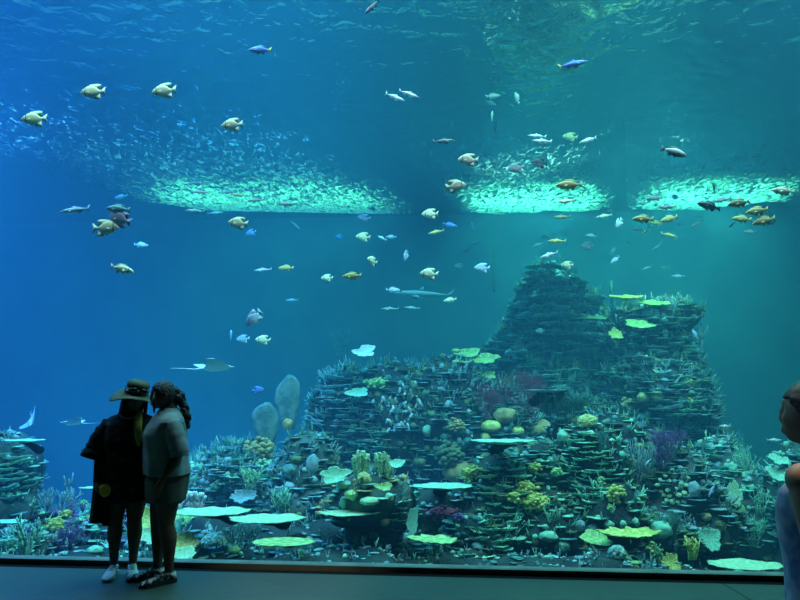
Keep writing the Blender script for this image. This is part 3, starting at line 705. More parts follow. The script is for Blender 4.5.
# branching, feathery and fan corals
BR = [
 # px,py,w,h,label,mat,name,kw
 (527,398,60,54,'large dark red sea fan thicket in front of the central peak',m_red,'sea_fan',dict(depth=4,kids=3,thick=.012,nbase=7,flat=.4)),
 (488,405,36,44,'dull red sea fan left of the large red thicket',m_red,'sea_fan',dict(depth=4,kids=3,thick=.013,nbase=5,flat=.4)),
 (566,404,60,40,'green feathery coral thicket behind the mint table coral',m_teal,'feather_coral',dict(depth=3,kids=4,thick=.014,nbase=12,spread=.35)),
 (68,540,46,42,'purple sea fan on the left bank beside the white sneakers',m_purp,'sea_fan',dict(depth=4,kids=3,thick=.018,nbase=6,flat=.4,Y=7.2)),
 (352,540,34,46,'dim purple sea fan in the shade left of the pedestal',m_purp,'sea_fan',dict(depth=4,kids=3,thick=.012,nbase=5,flat=.4,Y=7.9)),
 (250,480,26,26,'pale bushy coral in the middle of the left mound',m_pale,'branching_coral',dict(depth=3,kids=3,thick=.05,nbase=7)),
 (283,505,20,34,'pale blade-like tuft right of the left mound',m_mint,'feather_coral',dict(depth=2,kids=3,thick=.03,nbase=8,spread=.3)),
 (242,535,40,38,'dark teal fern-like coral between the left table corals',m_teal,'feather_coral',dict(depth=3,kids=3,thick=.016,nbase=8,spread=.5,Y=7.2)),
 (185,480,26,20,'pale feathery coral right of the pale shirt',m_mint,'branching_coral',dict(depth=3,kids=3,thick=.04,nbase=6,Y=9.2)),
 (195,500,24,18,'white finger coral above the wide pale table coral',m_white,'finger_coral',dict(depth=1,kids=2,thick=.12,nbase=7,spread=.3,Y=8.8)),
 (178,503,14,14,'small white finger coral beside the pale shorts',m_white,'finger_coral',dict(depth=1,kids=2,thick=.12,nbase=4,spread=.3,Y=8.8)),
 (55,505,50,34,'blue antler coral behind the left bank',m_blue,'antler_coral',dict(depth=3,kids=3,thick=.03,nbase=8,spread=.5,Y=8.8)),
 (69,486,8,26,'thin upright blue twig coral standing alone at left',m_blue,'twig_coral',dict(depth=1,kids=2,thick=.03,nbase=2,spread=.12,Y=9.0)),
 (25,535,22,42,'tall mint antler coral in the lower left corner',m_mint,'antler_coral',dict(depth=2,kids=2,thick=.06,nbase=4,spread=.4,Y=6.9)),
 (6,436,16,14,'blue twig coral rising at the left edge',m_blue,'twig_coral',dict(depth=2,kids=2,thick=.04,nbase=3,Y=8.2)),
 (38,530,14,24,'slanting mint twig coral next to the tall antler coral',m_mint,'twig_coral',dict(depth=2,kids=2,thick=.05,nbase=3,Y=7.0)),
 (120,505,22,20,'lilac twiggy coral seen between the pairs of legs',m_purp,'twig_coral',dict(depth=3,kids=2,thick=.03,nbase=5,Y=7.6)),
 (640,470,34,56,'teal whip coral bush left on the right slope',m_blue,'whip_coral',dict(depth=2,kids=3,thick=.012,nbase=12,spread=.22)),
 (665,445,44,36,'lilac-grey branching coral across the right tower foot',m_purp,'branching_coral',dict(depth=4,kids=3,thick=.02,nbase=7)),
 (676,535,18,50,'tall green bottlebrush coral beside the green dome',m_teal,'bottlebrush_coral',dict(depth=3,kids=4,thick=.02,nbase=3,spread=.45,Y=7.6)),
 (692,547,20,20,'yellow twig coral in front of the smooth teal flat coral',m_yel,'twig_coral',dict(depth=2,kids=3,thick=.07,nbase=5,Y=7.2)),
 (659,553,10,16,'pale stubby twig coral by the ledge at right',m_pale,'twig_coral',dict(depth=2,kids=2,thick=.08,nbase=3,Y=7.0)),
 (745,470,24,50,'faint feathery coral on the right foot of the reef',m_mint,'feather_coral',dict(depth=3,kids=3,thick=.02,nbase=6,Y=10.0)),
 (735,445,20,30,'fine teal twig coral above the right shoulder',m_teal,'twig_coral',dict(depth=3,kids=2,thick=.02,nbase=4,Y=11)),
 (760,500,24,26,'spread mint antler coral in front of the right edge outcrop',m_mint,'antler_coral',dict(depth=3,kids=2,thick=.04,nbase=5,Y=8.8)),
 (754,530,30,30,'pale mint frond coral beside the sandy patch',m_mint,'feather_coral',dict(depth=3,kids=3,thick=.03,nbase=6,Y=9.0)),
 (613,300,6,40,'pair of thin dark sea whips left of the right tower',m_teal,'sea_whip',dict(depth=0,kids=0,thick=.012,nbase=2,Y=12.6)),
 (340,342,22,34,'faint twiggy coral above the left end of the middle wall',m_teal,'twig_coral',dict(depth=3,kids=2,thick=.015,nbase=4,Y=12.8)),
 (515,385,24,26,'dull olive twig coral left of the red thicket',m_olive,'twig_coral',dict(depth=3,kids=3,thick=.02,nbase=5)),
 (400,365,30,18,'dark spiky growth on the crest of the middle wall',m_teal,'twig_coral',dict(depth=3,kids=3,thick=.02,nbase=8,Y=12.4)),
 (440,362,26,18,'dim spiky coral right along the middle wall crest',m_teal,'twig_coral',dict(depth=3,kids=3,thick=.02,nbase=7,Y=12.4)),
 (662,458,24,26,'dark purple bush halfway down the right slope',m_purp,'branching_coral',dict(depth=3,kids=3,thick=.03,nbase=6)),
 (494,262,14,60,'faint vertical twig coral left of the central peak top',m_teal,'twig_coral',dict(depth=2,kids=2,thick=.01,nbase=3,Y=14.4)),
 (602,440,16,20,'small teal tuft right of the lime dotted knob',m_teal,'twig_coral',dict(depth=2,kids=3,thick=.04,nbase=5)),
 (330,510,20,16,'small dark spiky tuft under the pedestal lip',m_teal,'twig_coral',dict(depth=3,kids=2,thick=.03,nbase=5)),
 (700,340,12,34,'pale bent sponge-like branch on the outer edge of the right tower',m_blue,'twig_coral',dict(depth=1,kids=2,thick=.05,nbase=2,Y=12.4)),
 (516,467,22,18,'pale star-shaped twig coral in front of the centre mound',m_mint,'twig_coral',dict(depth=3,kids=2,thick=.03,nbase=6)),
 (575,385,30,14,'faint green sprigs above the feathery thicket',m_teal,'twig_coral',dict(depth=3,kids=2,thick=.02,nbase=7)),
]
for i, (px, py, w_, h_, lab, m_, nm, kw) in enumerate(BR):
    branchy(px, py, w_, h_, lab, m_, nm, seed=i*3 + 2, **kw)

# finger sponges hanging on the middle wall: one colony, every finger a part
def finger_colony(poly, n, label, m, lpx, wpx, seed):
    r = random.Random(seed); pts = []
    while len(pts) < n:
        a = r.uniform(min(p[0] for p in poly), max(p[0] for p in poly)); b = r.uniform(min(p[1] for p in poly), max(p[1] for p in poly))
        if poly_in(a, b, poly) and all((a-q[0])**2 + (b-q[1])**2 > 22 for q in pts): pts.append((a, b))
    hits = [(cast(a, b, 12)) for a, b in pts]; base = min((h[0] for h in hits), key=lambda v: v.z).copy()
    root = empty('finger_sponge', base); me = []
    for k in range(3):
        mb = MB(); mb.tube([(0, 0, 0), (.05, 0, .35), (.02, 0, .75), (0, 0, 1)], [.13, .17, .18, .09], 8); me.append(mb.mesh('finger', m))
    for h, nn, ok in hits:
        s = mpp(400, 400, h.y)
        part('finger', r.choice(me), root, h - base + Vector((0, -.02, -lpx*s*.4)), (R(r.uniform(15, 40)), R(r.uniform(-25, 25)), r.uniform(0, 6)), (wpx*s*2.6, wpx*s*2.6, lpx*s*r.uniform(.7, 1.2)))
    tag(root, label, 'sponge'); return root
finger_colony([(370,405),(395,388),(424,380),(424,400),(412,430),(380,432)], 30, 'colony of small white finger sponges across the middle wall', m_white, 8, 3.0, 3)
# the two cactus-like soft corals on the pedestal
def cactus_coral(px, py, w, h, label, seed, Y=7.35):
    p = at(px, py + h*.5, Y); sc = mpp(px, py, Y); r = random.Random(seed); mb = MB(); H = h*sc; W = w*sc
    for k in range(4):
        x = (k/3 - .5)*W*.75; hh = H*(1 - .25*abs(k - 1.3)/2)*r.uniform(.8, 1); y = r.uniform(-.4, .4)*W*.5
        axis = [(x*(.6 + .4*t), y, hh*t) for t in (0, .3, .6, .85, 1)]
        mb.tube(axis, [W*.12, W*.15, W*.15, W*.12, W*.06], 10)
        for q in range(70):
            t = r.random(); a = r.uniform(0, 2*PI); rr = W*.15*(1 if t < .85 else .6)
            mb.ball((x*(.6 + .4*t) + math.cos(a)*rr, y + math.sin(a)*rr, hh*t), W*.045, 1)
    o = part('soft_coral', mb.mesh('soft_coral', m_pale), None, p); tag(o, label, 'coral'); return o
cactus_coral(361, 462, 19, 32, 'pale cactus-like soft coral on the pedestal, left of two', 1)
cactus_coral(382, 463, 17, 28, 'pale cactus-like soft coral on the pedestal, right of two', 2)
# bouquet of round discs on the right slope
def bouquet(px, py, w, h, label, m, seed):
    r = random.Random(seed); pts = []; t = 0
    while len(pts) < 24 and t < 4000:
        t += 1; a, b = r.uniform(-1, 1), r.uniform(-1, 1)
        if a*a + b*b < 1 and all((a-c)**2 + (b-d)**2 > .085 for c, d in pts): pts.append((a, b))
    hits = [cast(px + a*w/2, py + b*h/2, 8.5) for a, b in pts]; base = min((q[0] for q in hits), key=lambda v: v.z).copy()
    root = empty('disc_coral', base)
    mb = MB(); mb.ball((0, 0, 0), (1, .8, .28), 2, 0, lambda v: 1 + .12*noise.noise(Vector(v)*3)); mb.tube([(0, 0, -1.2), (0, 0, -.1)], [.3, .4], 8); me = mb.mesh('disc', m)
    for q, n, ok in hits:
        sc = mpp(px, py, q.y)*r.uniform(2.0, 3.1); part('disc', me, root, q - base + n*sc*1.1, (R(r.uniform(45, 75)), R(r.uniform(-25, 25)), 0), sc)
    tag(root, label, 'coral')
bouquet(675, 486, 34, 34, 'pale bouquet of small round disc corals on the right slope', m_pale, 5)

# ================================================================== FISH
def fmat(name, back, side, belly, rough=.45, bars=None, spec=.4, spots=None):
    """fish skin: back / side / belly tones by height on the body, optional dark bars"""
    m = bpy.data.materials.new(name); m.use_nodes = True; nt = m.node_tree; p = nt.nodes['Principled BSDF']
    p.inputs['Roughness'].default_value = rough; p.inputs['Specular IOR Level'].default_value = spec
    tc = nt.nodes.new('ShaderNodeTexCoord'); sx = nt.nodes.new('ShaderNodeSeparateXYZ'); nt.links.new(tc.outputs['Object'], sx.inputs[0])
    mr = nt.nodes.new('ShaderNodeMapRange'); mr.inputs[1].default_value = -.22; mr.inputs[2].default_value = .22
    nt.links.new(sx.outputs['Z'], mr.inputs[0])
    r = nt.nodes.new('ShaderNodeValToRGB'); e = r.color_ramp.elements
    e[0].color = (*belly, 1); e[0].position = .25; e[1].color = (*back, 1); e[1].position = .85
    k = e.new(.5); k.color = (*side, 1)
    nt.links.new(mr.outputs[0], r.inputs['Fac']); out = r.outputs['Color']
    if bars:
        for x0, x1, col in bars:
            a = nt.nodes.new('ShaderNodeMath'); a.operation = 'COMPARE'; a.inputs[1].default_value = (x0+x1)/2; a.inputs[2].default_value = (x1-x0)/2
            nt.links.new(sx.outputs['X'], a.inputs[0])
            mx = nt.nodes.new('ShaderNodeMixRGB'); mx.inputs[2].default_value = (*col, 1)
            nt.links.new(a.outputs[0], mx.inputs[0]); nt.links.new(out, mx.inputs[1]); out = mx.outputs[0]
    nt.links.new(out, p.inputs['Base Color'])
    return m
FM = {
 'pale':   fmat('pale_fish_skin', (.86,.88,.52), (.95,.95,.62), (.95,.95,.70), bars=[(.27,.31,(.25,.28,.2))]),
 'cream':  fmat('cream_fish_skin', (.66,.62,.36), (.92,.86,.54), (.92,.88,.64), bars=[(.26,.30,(.18,.16,.12))]),
 'white':  fmat('white_fish_skin', (.50,.60,.60), (.85,.90,.88), (.95,.95,.92)),
 'yellow': fmat('yellow_fish_skin', (.42,.38,.10), (.74,.64,.20), (.80,.76,.40)),
 'olive':  fmat('olive_fish_skin', (.16,.16,.07), (.38,.36,.15), (.50,.48,.28)),
 'grey':   fmat('grey_fish_skin', (.10,.13,.14), (.26,.30,.30), (.40,.44,.42)),
 'dark':   fmat('dark_fish_skin', (.012,.018,.03), (.03,.04,.06), (.22,.26,.28)),
 'blue':   fmat('blue_fish_skin', (.05,.16,.60), (.14,.32,.80), (.25,.45,.75)),
 'sky':    fmat('sky_blue_fish_skin', (.30,.48,.75), (.52,.72,.90), (.75,.85,.92)),
 'violet': fmat('mauve_fish_skin', (.22,.20,.34), (.45,.42,.55), (.60,.58,.62)),
 'teal':   fmat('teal_fish_skin', (.10,.28,.30), (.22,.45,.45), (.35,.55,.52)),
 'two':    fmat('two_tone_fish_skin', (.75,.80,.60), (.60,.64,.50), (.02,.03,.04)),
}
m_eye = mat('fish_eye', (.01, .01, .012), rough=.2, spec=.6)
FF = {k: mat(k + '_fin', tuple(c*1.0 for c in v), rough=.6, spec=.2) for k, v in dict(pale=(.72,.76,.55), cream=(.62,.58,.38), white=(.75,.8,.8), yellow=(.6,.54,.2),
      olive=(.30,.28,.13), grey=(.18,.21,.22), dark=(.015,.02,.03), blue=(.10,.22,.62), sky=(.45,.6,.8), violet=(.35,.32,.45), teal=(.16,.36,.38), two=(.10,.12,.10)).items()}
FF['bluetail'] = mat('yellow_tail_fin', (.6, .6, .15), rough=.6)
# profiles, unit length, nose at x=.5, tail tip at x=-.5; (x, top, bottom, half width)
SP = {
 'deep': ([(.5,.00,-.02,.012),(.46,.05,-.06,.03),(.38,.14,-.13,.055),(.26,.23,-.20,.08),(.12,.28,-.25,.085),(-.02,.26,-.25,.075),(-.14,.18,-.18,.05),(-.24,.08,-.08,.028),(-.31,.045,-.045,.016)],
          [(-.28,.045),(-.36,.09),(-.5,.20),(-.465,.0),(-.5,-.20),(-.36,-.09),(-.28,-.045)],
          [(.24,.18),(.12,.31),(-.04,.325),(-.2,.33),(-.33,.30),(-.30,.22),(-.27,.04),(-.1,.12)],
          [(.02,-.18),(-.06,-.30),(-.2,-.33),(-.33,-.31),(-.30,-.22),(-.27,-.04),(-.1,-.12)]),
 'oval': ([(.5,.00,-.02,.015),(.45,.045,-.05,.035),(.35,.10,-.10,.06),(.2,.15,-.145,.075),(.04,.165,-.155,.075),(-.12,.13,-.12,.055),(-.26,.065,-.06,.03),(-.34,.035,-.035,.016)],
          [(-.33,.03),(-.42,.09),(-.5,.14),(-.45,.0),(-.5,-.14),(-.42,-.09),(-.33,-.03)],
          [(.2,.14),(.1,.21),(-.08,.205),(-.24,.15),(-.25,.06),(-.02,.14)],
          [(-.06,-.13),(-.12,-.21),(-.22,-.17),(-.25,-.06),(-.15,-.10)]),
 'slim': ([(.5,.00,-.01,.012),(.44,.03,-.035,.028),(.32,.065,-.07,.045),(.14,.09,-.095,.055),(-.04,.085,-.085,.05),(-.2,.055,-.055,.033),(-.33,.025,-.025,.016),(-.39,.018,-.018,.01)],
          [(-.38,.016),(-.44,.07),(-.5,.12),(-.455,.0),(-.5,-.12),(-.44,-.07),(-.38,-.016)],
          [(.12,.085),(.04,.15),(-.04,.11),(-.2,.085),(-.2,.05),(-.02,.08)],
          [(-.08,-.075),(-.14,-.13),(-.26,-.07),(-.24,-.04)]),
 'shark':([(.5,.0,-.01,.01),(.46,.018,-.02,.02),(.38,.035,-.035,.034),(.22,.052,-.05,.048),(.05,.055,-.05,.048),(-.12,.04,-.035,.034),(-.28,.022,-.02,.018),(-.38,.014,-.012,.009)],
          [(-.37,.012),(-.43,.05),(-.5,.11),(-.45,.02),(-.47,-.05),(-.40,-.02),(-.37,-.01)],
          [(.10,.05),(.02,.12),(.0,.10),(.0,.05)],
          [(-.2,-.022),(-.24,-.045),(-.26,-.02)]),
}
_fc = {}
def fish_meshes(sp, colr, simple):
    key = (sp, colr, simple)
    if key in _fc: return _fc[key]
    prof, tail, dors, anal = SP[sp]; bm_ = MB(); n = 12; rings = []
    for x, t, b, w_ in prof:
        c = (t+b)/2; h = (t-b)/2
        rings.append([(x, math.cos(q)*w_, c + math.sin(q)*h) for q in [2*PI*j/n for j in range(n)]])
    bm_.ring_loft(rings)
    def fin(outline, t=.006, M=None, mb=None):
        mb = mb or MB(); mb.slab(outline, t, 1 if mb is bm_ else 0, M); return mb
    ew = interp(.5-.385, [(.5-x, w_) for x, t, b, w_ in prof]); top = prof[2][1]
    pec = [(.0, .0), (-.13, .035), (-.17, -.03), (-.10, -.06)]
    if sp == 'shark': pec = [(0, 0), (-.12, .0), (-.2, -.05), (-.06, -.03)]
    pelv = [(.14, prof[3][2]*.85), (.06, prof[3][2]*1.55), (.0, prof[3][2]*1.35), (.05, prof[3][2]*.8)]
    PM = []
    for sg in (-1, 1):
        PM.append(Matrix.Translation((.22, sg*prof[3][3]*.92, -.04)) @ Matrix.Rotation(sg*R(-28), 4, 'Z') @ Matrix.Rotation(sg*R(20), 4, 'X'))
    if simple:
        fin(tail, .008, None, bm_); fin(dors, .008, None, bm_); fin(pelv, .008, None, bm_); fin(anal, .008, None, bm_)
        for M_ in PM: fin(pec, .005, M_, bm_)
        for sg in (-1, 1): bm_.ball((.38, sg*ew*.95, .03), .016, 1, 2)
        out = {'all': bm_.mesh('fish', [FM[colr], FF[colr], m_eye])}
    else:
        ff = FF[colr]; out = {'body': bm_.mesh('body', FM[colr])}
        out['tail_fin'] = fin(tail, .008).mesh('tail_fin', FF['bluetail'] if colr == 'blue' else ff)
        out['dorsal_fin'] = fin(dors, .008).mesh('dorsal_fin', ff); out['anal_fin'] = fin(anal, .008).mesh('anal_fin', ff)
        out['pelvic_fin'] = fin(pelv, .008).mesh('pelvic_fin', ff)
        for k, M_ in enumerate(PM): out['pectoral_fin%d' % k] = fin(pec, .005, M_).mesh('pectoral_fin', ff)
        for k, sg in enumerate((-1, 1)):
            e = MB(); e.ball((.38, sg*ew*.95, .03), .018, 2); out['eye%d' % k] = e.mesh('eye', m_eye)
    _fc[key] = out; return out
L_, R_ = 180, 0
def fish(px, py, ln, sp, colr, yaw, tilt, label, group=None, Y=None, real=None):
    real = real or {'deep': .24, 'oval': .24, 'slim': .26, 'shark': 1.6}[sp]
    c = max(.4, math.sqrt((math.cos(R(yaw))*math.cos(R(tilt)))**2 + math.sin(R(tilt))**2))
    if Y is None:
        Y = real*600*c/ln*(1 if ln > 12 else .8)
    Y = min(max(Y, 6.6), 14.2 if py < 255 else 11.6)
    if py < 330: Y = min(Y, (ZS - .22 - CAMZ)*600/max(40, 382 - py))
    p = at(px, py, Y)
    h = cast(px, py)
    if h[2] and h[0].y < p.y + .35: Y = max(6.0, h[0].y - .6); p = at(px, py, Y)
    L = ln*mpp(px, py, Y)/c
    simple = ln < 17
    ms = fish_meshes(sp, colr, simple)
    if simple: o = part('fish', ms['all'], None, p, (0, R(-tilt), R(yaw)), L)
    else:
        o = empty('fish', p, (0, R(-tilt), R(yaw)), L)
        for k, me in ms.items(): part(k.rstrip('01'), me, o)
    shp = {'deep': 'deep-bodied', 'oval': 'oval', 'slim': 'slim', 'shark': 'long'}[sp]
    nm = {'sky': 'light blue', 'violet': 'mauve', 'two': 'two-tone'}.get(colr, colr)
    tag(o, label, 'fish', group or '%s %s fish swimming in the tank' % (nm, shp)); return o
# x, y, length px, species, colour, yaw, tilt(head up +), label
FISH = [
 (93,92,25,'deep','pale',180,-3,'pale deep-bodied fish heading left, second of the upper-left four from the left'),
 (164,91,25,'deep','pale',180,-8,'pale deep-bodied fish heading left, third of the upper-left four from the left'),
 (34,119,25,'deep','pale',184,-4,'pale deep-bodied fish heading left, nearest the left edge of the view'),
 (232,125,22,'deep','pale',178,-4,'pale deep-bodied fish heading left, rightmost of the upper-left four'),
 (260,50,24,'oval','blue',176,2,'dark blue fish high in the upper left, heading left'),
 (276,53,9,'slim','sky',80,60,'tiny pale fish just behind the tail of the dark blue fish'),
 (372,7,24,'slim','dark',205,-52,'black slender fish diving at the very top of the view'),
 (395,97,21,'slim','white',0,-22,'left one of two slim white fish side by side at upper centre'),
 (409,94,22,'slim','white',0,-20,'right one of two slim white fish side by side at upper centre'),
 (493,96,15,'oval','white',0,4,'white fish leading the small vertical string at upper centre'),
 (491,103,11,'oval','sky',20,-8,'small bluish fish directly under the white one of the vertical string'),
 (492,116,12,'oval','white',60,75,'upright white fish third in the vertical string'),
 (495,127,13,'oval','sky',60,80,'upright bluish fish lowest in the vertical string'),
 (517,98,15,'oval','white',120,70,'white fish standing on its tail right of the vertical string'),
 (444,141,22,'slim','grey',0,4,'dim grey fish heading right below open water at upper centre'),
 (468,160,21,'deep','cream',180,3,'cream deep fish heading left above the dusky-bellied one'),
 (456,186,21,'deep','cream',0,8,'cream fish with dusky belly facing right at the froth edge'),
 (516,168,18,'deep','grey',180,-8,'silver-grey deep fish heading left above the middle froth patch'),
 (537,136,19,'slim','white',180,4,'upper slim white fish of the upper right group of four'),
 (542,141,20,'slim','white',178,4,'lower slim white fish just under its twin in the group of four'),
 (570,137,15,'deep','cream',170,10,'cream round fish between the slim white ones'),
 (588,140,19,'slim','white',180,-18,'slim white fish with raised tail, right of the cream round fish'),
 (539,163,17,'deep','dark',180,4,'dark grey deep fish with black top fin above the middle froth'),
 (569,185,28,'oval','yellow',180,-3,'long mustard yellow fish lying over the middle froth patch'),
 (566,201,20,'slim','pale',180,-6,'pale yellow slim fish just under the mustard yellow one'),
 (573,64,31,'slim','blue',0,12,'bright blue fish with yellow tail at upper right'),
 (674,152,27,'oval','two',0,-18,'fish with pale back and black belly below the mirrored reef'),
 (783,191,24,'oval','cream',180,4,'cream fish farthest right at froth level'),
 (714,188,12,'oval','dark',80,70,'small dark upright fish above the black one'),
 (709,206,24,'oval','dark',180,14,'black fish heading left within the right school'),
 (75,210,30,'slim','sky',180,-8,'faint bluish slim fish at left under the surface line'),
 (121,197,14,'oval','teal',175,-10,'dim teal fish topmost of the left cluster'),
 (118,209,25,'oval','teal',180,4,'dim teal long fish above the mauve one'),
 (120,219,25,'deep','violet',175,18,'mauve deep fish behind the yellowish white one'),
 (106,228,27,'deep','pale',0,2,'bright yellowish white fish facing right, lowest of the left cluster'),
 (141,245,15,'oval','sky',0,-4,'small blue fish under the left cluster'),
 (122,269,25,'oval','pale',0,-14,'cream fish heading down to the right in open blue water'),
 (196,183,16,'slim','grey',178,2,'dark fish upper left inside the long froth patch'),
 (200,192,18,'slim','grey',180,3,'dark fish below the upper left one in the long froth patch'),
 (229,192,16,'slim','grey',180,-4,'dark fish in the middle of the long froth patch'),
 (238,195,17,'slim','ochre' if False else 'olive',180,6,'tan fish in the middle of the long froth patch'),
 (256,200,18,'slim','grey',180,-3,'dark fish right of the tan one under the froth'),
 (287,204,20,'slim','grey',180,0,'dark fish at the right of the froth school'),
 (238,223,20,'deep','cream',182,6,'cream fish with dark cheek under the long froth patch'),
 (251,233,11,'deep','blue',200,-20,'little blue fish right below the cream one'),
 (195,211,20,'slim','teal',180,4,'ghostly teal slim fish under the left half of the froth'),
 (215,213,16,'slim','teal',0,4,'ghostly teal slim fish right of its twin under the froth'),
 (254,318,20,'deep','sky',205,-50,'violet-blue fish swimming steeply downwards in mid water'),
 (231,335,11,'deep','sky',110,60,'narrow blue fish seen end-on left of a pair'),
 (243,339,13,'deep','sky',190,-3,'small blue-white fish between the end-on one and the cream one'),
 (263,340,15,'deep','pale',190,4,'small cream fish at the right of the mid-water trio'),
 (258,390,12,'deep','blue',0,10,'blue-violet fish above the slab sponges'),
 (263,270,18,'slim','sky',180,-4,'thin ghostly fish left of the greenish slim one'),
 (364,218,13,'deep','violet',180,10,'grey-mauve fish under the right tip of the long froth'),
 (373,209,9,'oval','dark',160,20,'tiny dark oval fish at the tip of the long froth'),
 (295,225,14,'slim','teal',0,-40,'pale teal fish slanting down under the froth'),
 (339,237,8,'deep','sky',180,0,'tiny round blue fish left of the cream one'),
 (363,237,15,'deep','cream',180,6,'cream fish with banded side in the upper centre'),
 (382,238,11,'slim','white',150,30,'small white darting fish left of a grey-blue one'),
 (391,237,11,'oval','sky',180,0,'faint grey-blue fish beside the white darting one'),
 (430,214,17,'deep','cream',178,0,'cream fish with dark belly right of the long froth tip'),
 (450,225,15,'oval','blue',0,-12,'small violet-blue fish tailing the dark-bellied cream one'),
 (436,232,17,'slim','yellow',180,-12,'slim yellow-green fish under the violet-blue one'),
 (473,226,9,'oval','violet',110,60,'tiny purple upright fish below the middle froth gap'),
 (372,261,10,'deep','pale',230,10,'small cream fish facing the viewer in the centre'),
 (406,256,12,'deep','sky',240,-60,'blue fish nose down right of the one facing the viewer'),
 (286,268,16,'oval','yellow',180,0,'slim yellowish fish left of centre in open water'),
 (327,278,12,'deep','pale',180,0,'pale squarish fish left of the olive-yellow one'),
 (352,276,20,'oval','yellow',180,-3,'olive-yellow long fish at centre heading left'),
 (429,274,19,'deep','pale',182,3,'yellowish white deep fish above the shark'),
 (393,290,15,'oval','sky',0,-2,'pale blue fish by the nose of the shark'),
 (450,300,14,'oval','pale',180,-10,'pale fish directly below the tail of the shark'),
 (459,266,9,'deep','teal',190,0,'dim small round fish left of the blue-cheeked one'),
 (482,268,16,'deep','sky',180,3,'pale fish with blue cheek left of the central peak top'),
 (476,243,9,'slim','grey',180,-10,'dim grey fish above left of the central peak'),
 (466,251,10,'slim','grey',180,-20,'dim grey fish lower left of its neighbour near the peak'),
 (292,300,13,'slim','sky',180,0,'faint blue slim fish left of the middle wall in open water'),
 (390,309,18,'slim','teal',180,0,'ghostly teal fish below left of the shark'),
 (412,308,16,'slim','teal',178,6,'ghostly teal fish right below the shark'),
 (562,217,18,'slim','olive',180,-4,'olive slim fish below the middle froth patch'),
 (604,216,17,'slim','pale',180,-10,'pale slim fish between the middle and right froth patches'),
 (610,211,8,'oval','teal',180,0,'tiny teal fish over the pale slim one'),
 (619,223,12,'deep','white',200,-50,'white fish with drooping tail left of the yellow line'),
 (643,219,22,'oval','yellow',180,0,'yellow fish first in line at the left of the right school'),
 (656,223,14,'oval','yellow',180,4,'small yellow fish second in line in the right school'),
 (669,219,19,'oval','yellow',180,-16,'yellow fish third in line with a raised tail'),
 (636,229,14,'slim','grey',0,-4,'dark slim fish underneath the first yellow fish'),
 (646,231,13,'slim','olive',180,-38,'olive fish slanting down under the yellow line'),
 (669,235,17,'slim','yellow',0,-12,'yellow-bellied dark fish lowest under the yellow line'),
 (679,224,7,'oval','sky',180,0,'very small blue fish behind the yellow line'),
 (696,224,15,'slim','grey',180,-32,'slim grey fish slanting between the two yellow groups'),
 (655,198,17,'oval','grey',180,-4,'grey-green fish at the left of the right froth patch'),
 (642,203,12,'oval','teal',170,0,'dim teal fish left of the grey-green one'),
 (667,207,20,'slim','grey',180,-3,'greenish grey slim fish over the yellow line'),
 (675,197,8,'deep','sky',180,0,'tiny blue fish below the right froth patch'),
 (722,200,20,'slim','grey',180,-12,'dusky fish just above and behind the black fish'),
 (739,203,24,'oval','olive',180,-10,'olive fish top centre of the far right school'),
 (757,211,24,'oval','yellow',180,-10,'yellow fish in the middle of the far right school'),
 (742,219,20,'oval','yellow',180,4,'yellow fish left in the far right school'),
 (764,221,25,'oval','yellow',180,-14,'large yellow fish lowest right in the far right school'),
 (771,223,9,'oval','violet',180,0,'little mauve fish at the tail of the lowest right yellow one'),
 (732,225,9,'slim','teal',180,-40,'small teal fish under the left yellow of the far right school'),
 (750,232,12,'oval','grey',180,0,'dim grey fish hanging under the far right school'),
 (557,241,19,'slim','yellow',180,0,'slim yellow fish above the central peak'),
 (545,237,10,'oval','teal',180,0,'small teal fish left of the slim yellow one'),
 (538,245,11,'oval','teal',180,-20,'small teal fish lowest left of the slim yellow one'),
 (591,236,12,'oval','teal',180,6,'teal fish above the pinkish grey one'),
 (587,246,13,'deep','violet',190,-4,'pinkish grey round fish right of the central peak top'),
 (549,255,20,'slim','white',180,-18,'pale slim fish skimming over the central peak'),
 (567,265,11,'deep','cream',150,10,'cream fish touching the flat top of the central peak'),
 (613,251,10,'oval','sky',180,-50,'upper of two small slanting blue-grey fish in mid water'),
 (615,260,12,'oval','sky',180,-36,'lower of two small slanting blue-grey fish in mid water'),
 (628,242,7,'oval','grey',100,60,'tiny dark upright fish above the slanting pair'),
 (657,247,14,'slim','teal',180,-36,'pale teal slanting fish below the yellow line'),
 (678,276,14,'slim','sky',180,0,'faint blue fish above the right tower'),
 (647,268,12,'slim','teal',180,-20,'faint teal fish above the leaf corals of the right tower'),
 (665,268,10,'slim','teal',180,0,'faint teal fish between two others over the right tower'),
 (695,334,10,'oval','sky',120,60,'pale blue fish beside the edge of the right tower'),
 (725,426,12,'slim','white',180,0,'small white fish in the blue gap right of the reef'),
 (774,440,15,'slim','white',0,0,'thin white fish in front of the chin of the near woman'),
 (712,490,16,'slim','sky',180,-60,'pale blue fish hanging head down by the right shoulder of the reef'),
 (540,331,9,'deep','teal',180,0,'dim round fish in front of the central peak'),
 (648,462,10,'slim','sky',190,-40,'bluish fish in the shade of the right slope'),
]
for f in FISH: fish(*f)
# the shark and the rays
fish(424,294,62,'shark','teal',184,2,'long slender pale shark cruising left above the middle reef wall', None, 11.5, 1.2)['category'] = 'shark'
bpy.data.objects[-1] if False else None
for o in list(COL.objects):
    if o.get('category') == 'shark': o.name = 'shark'

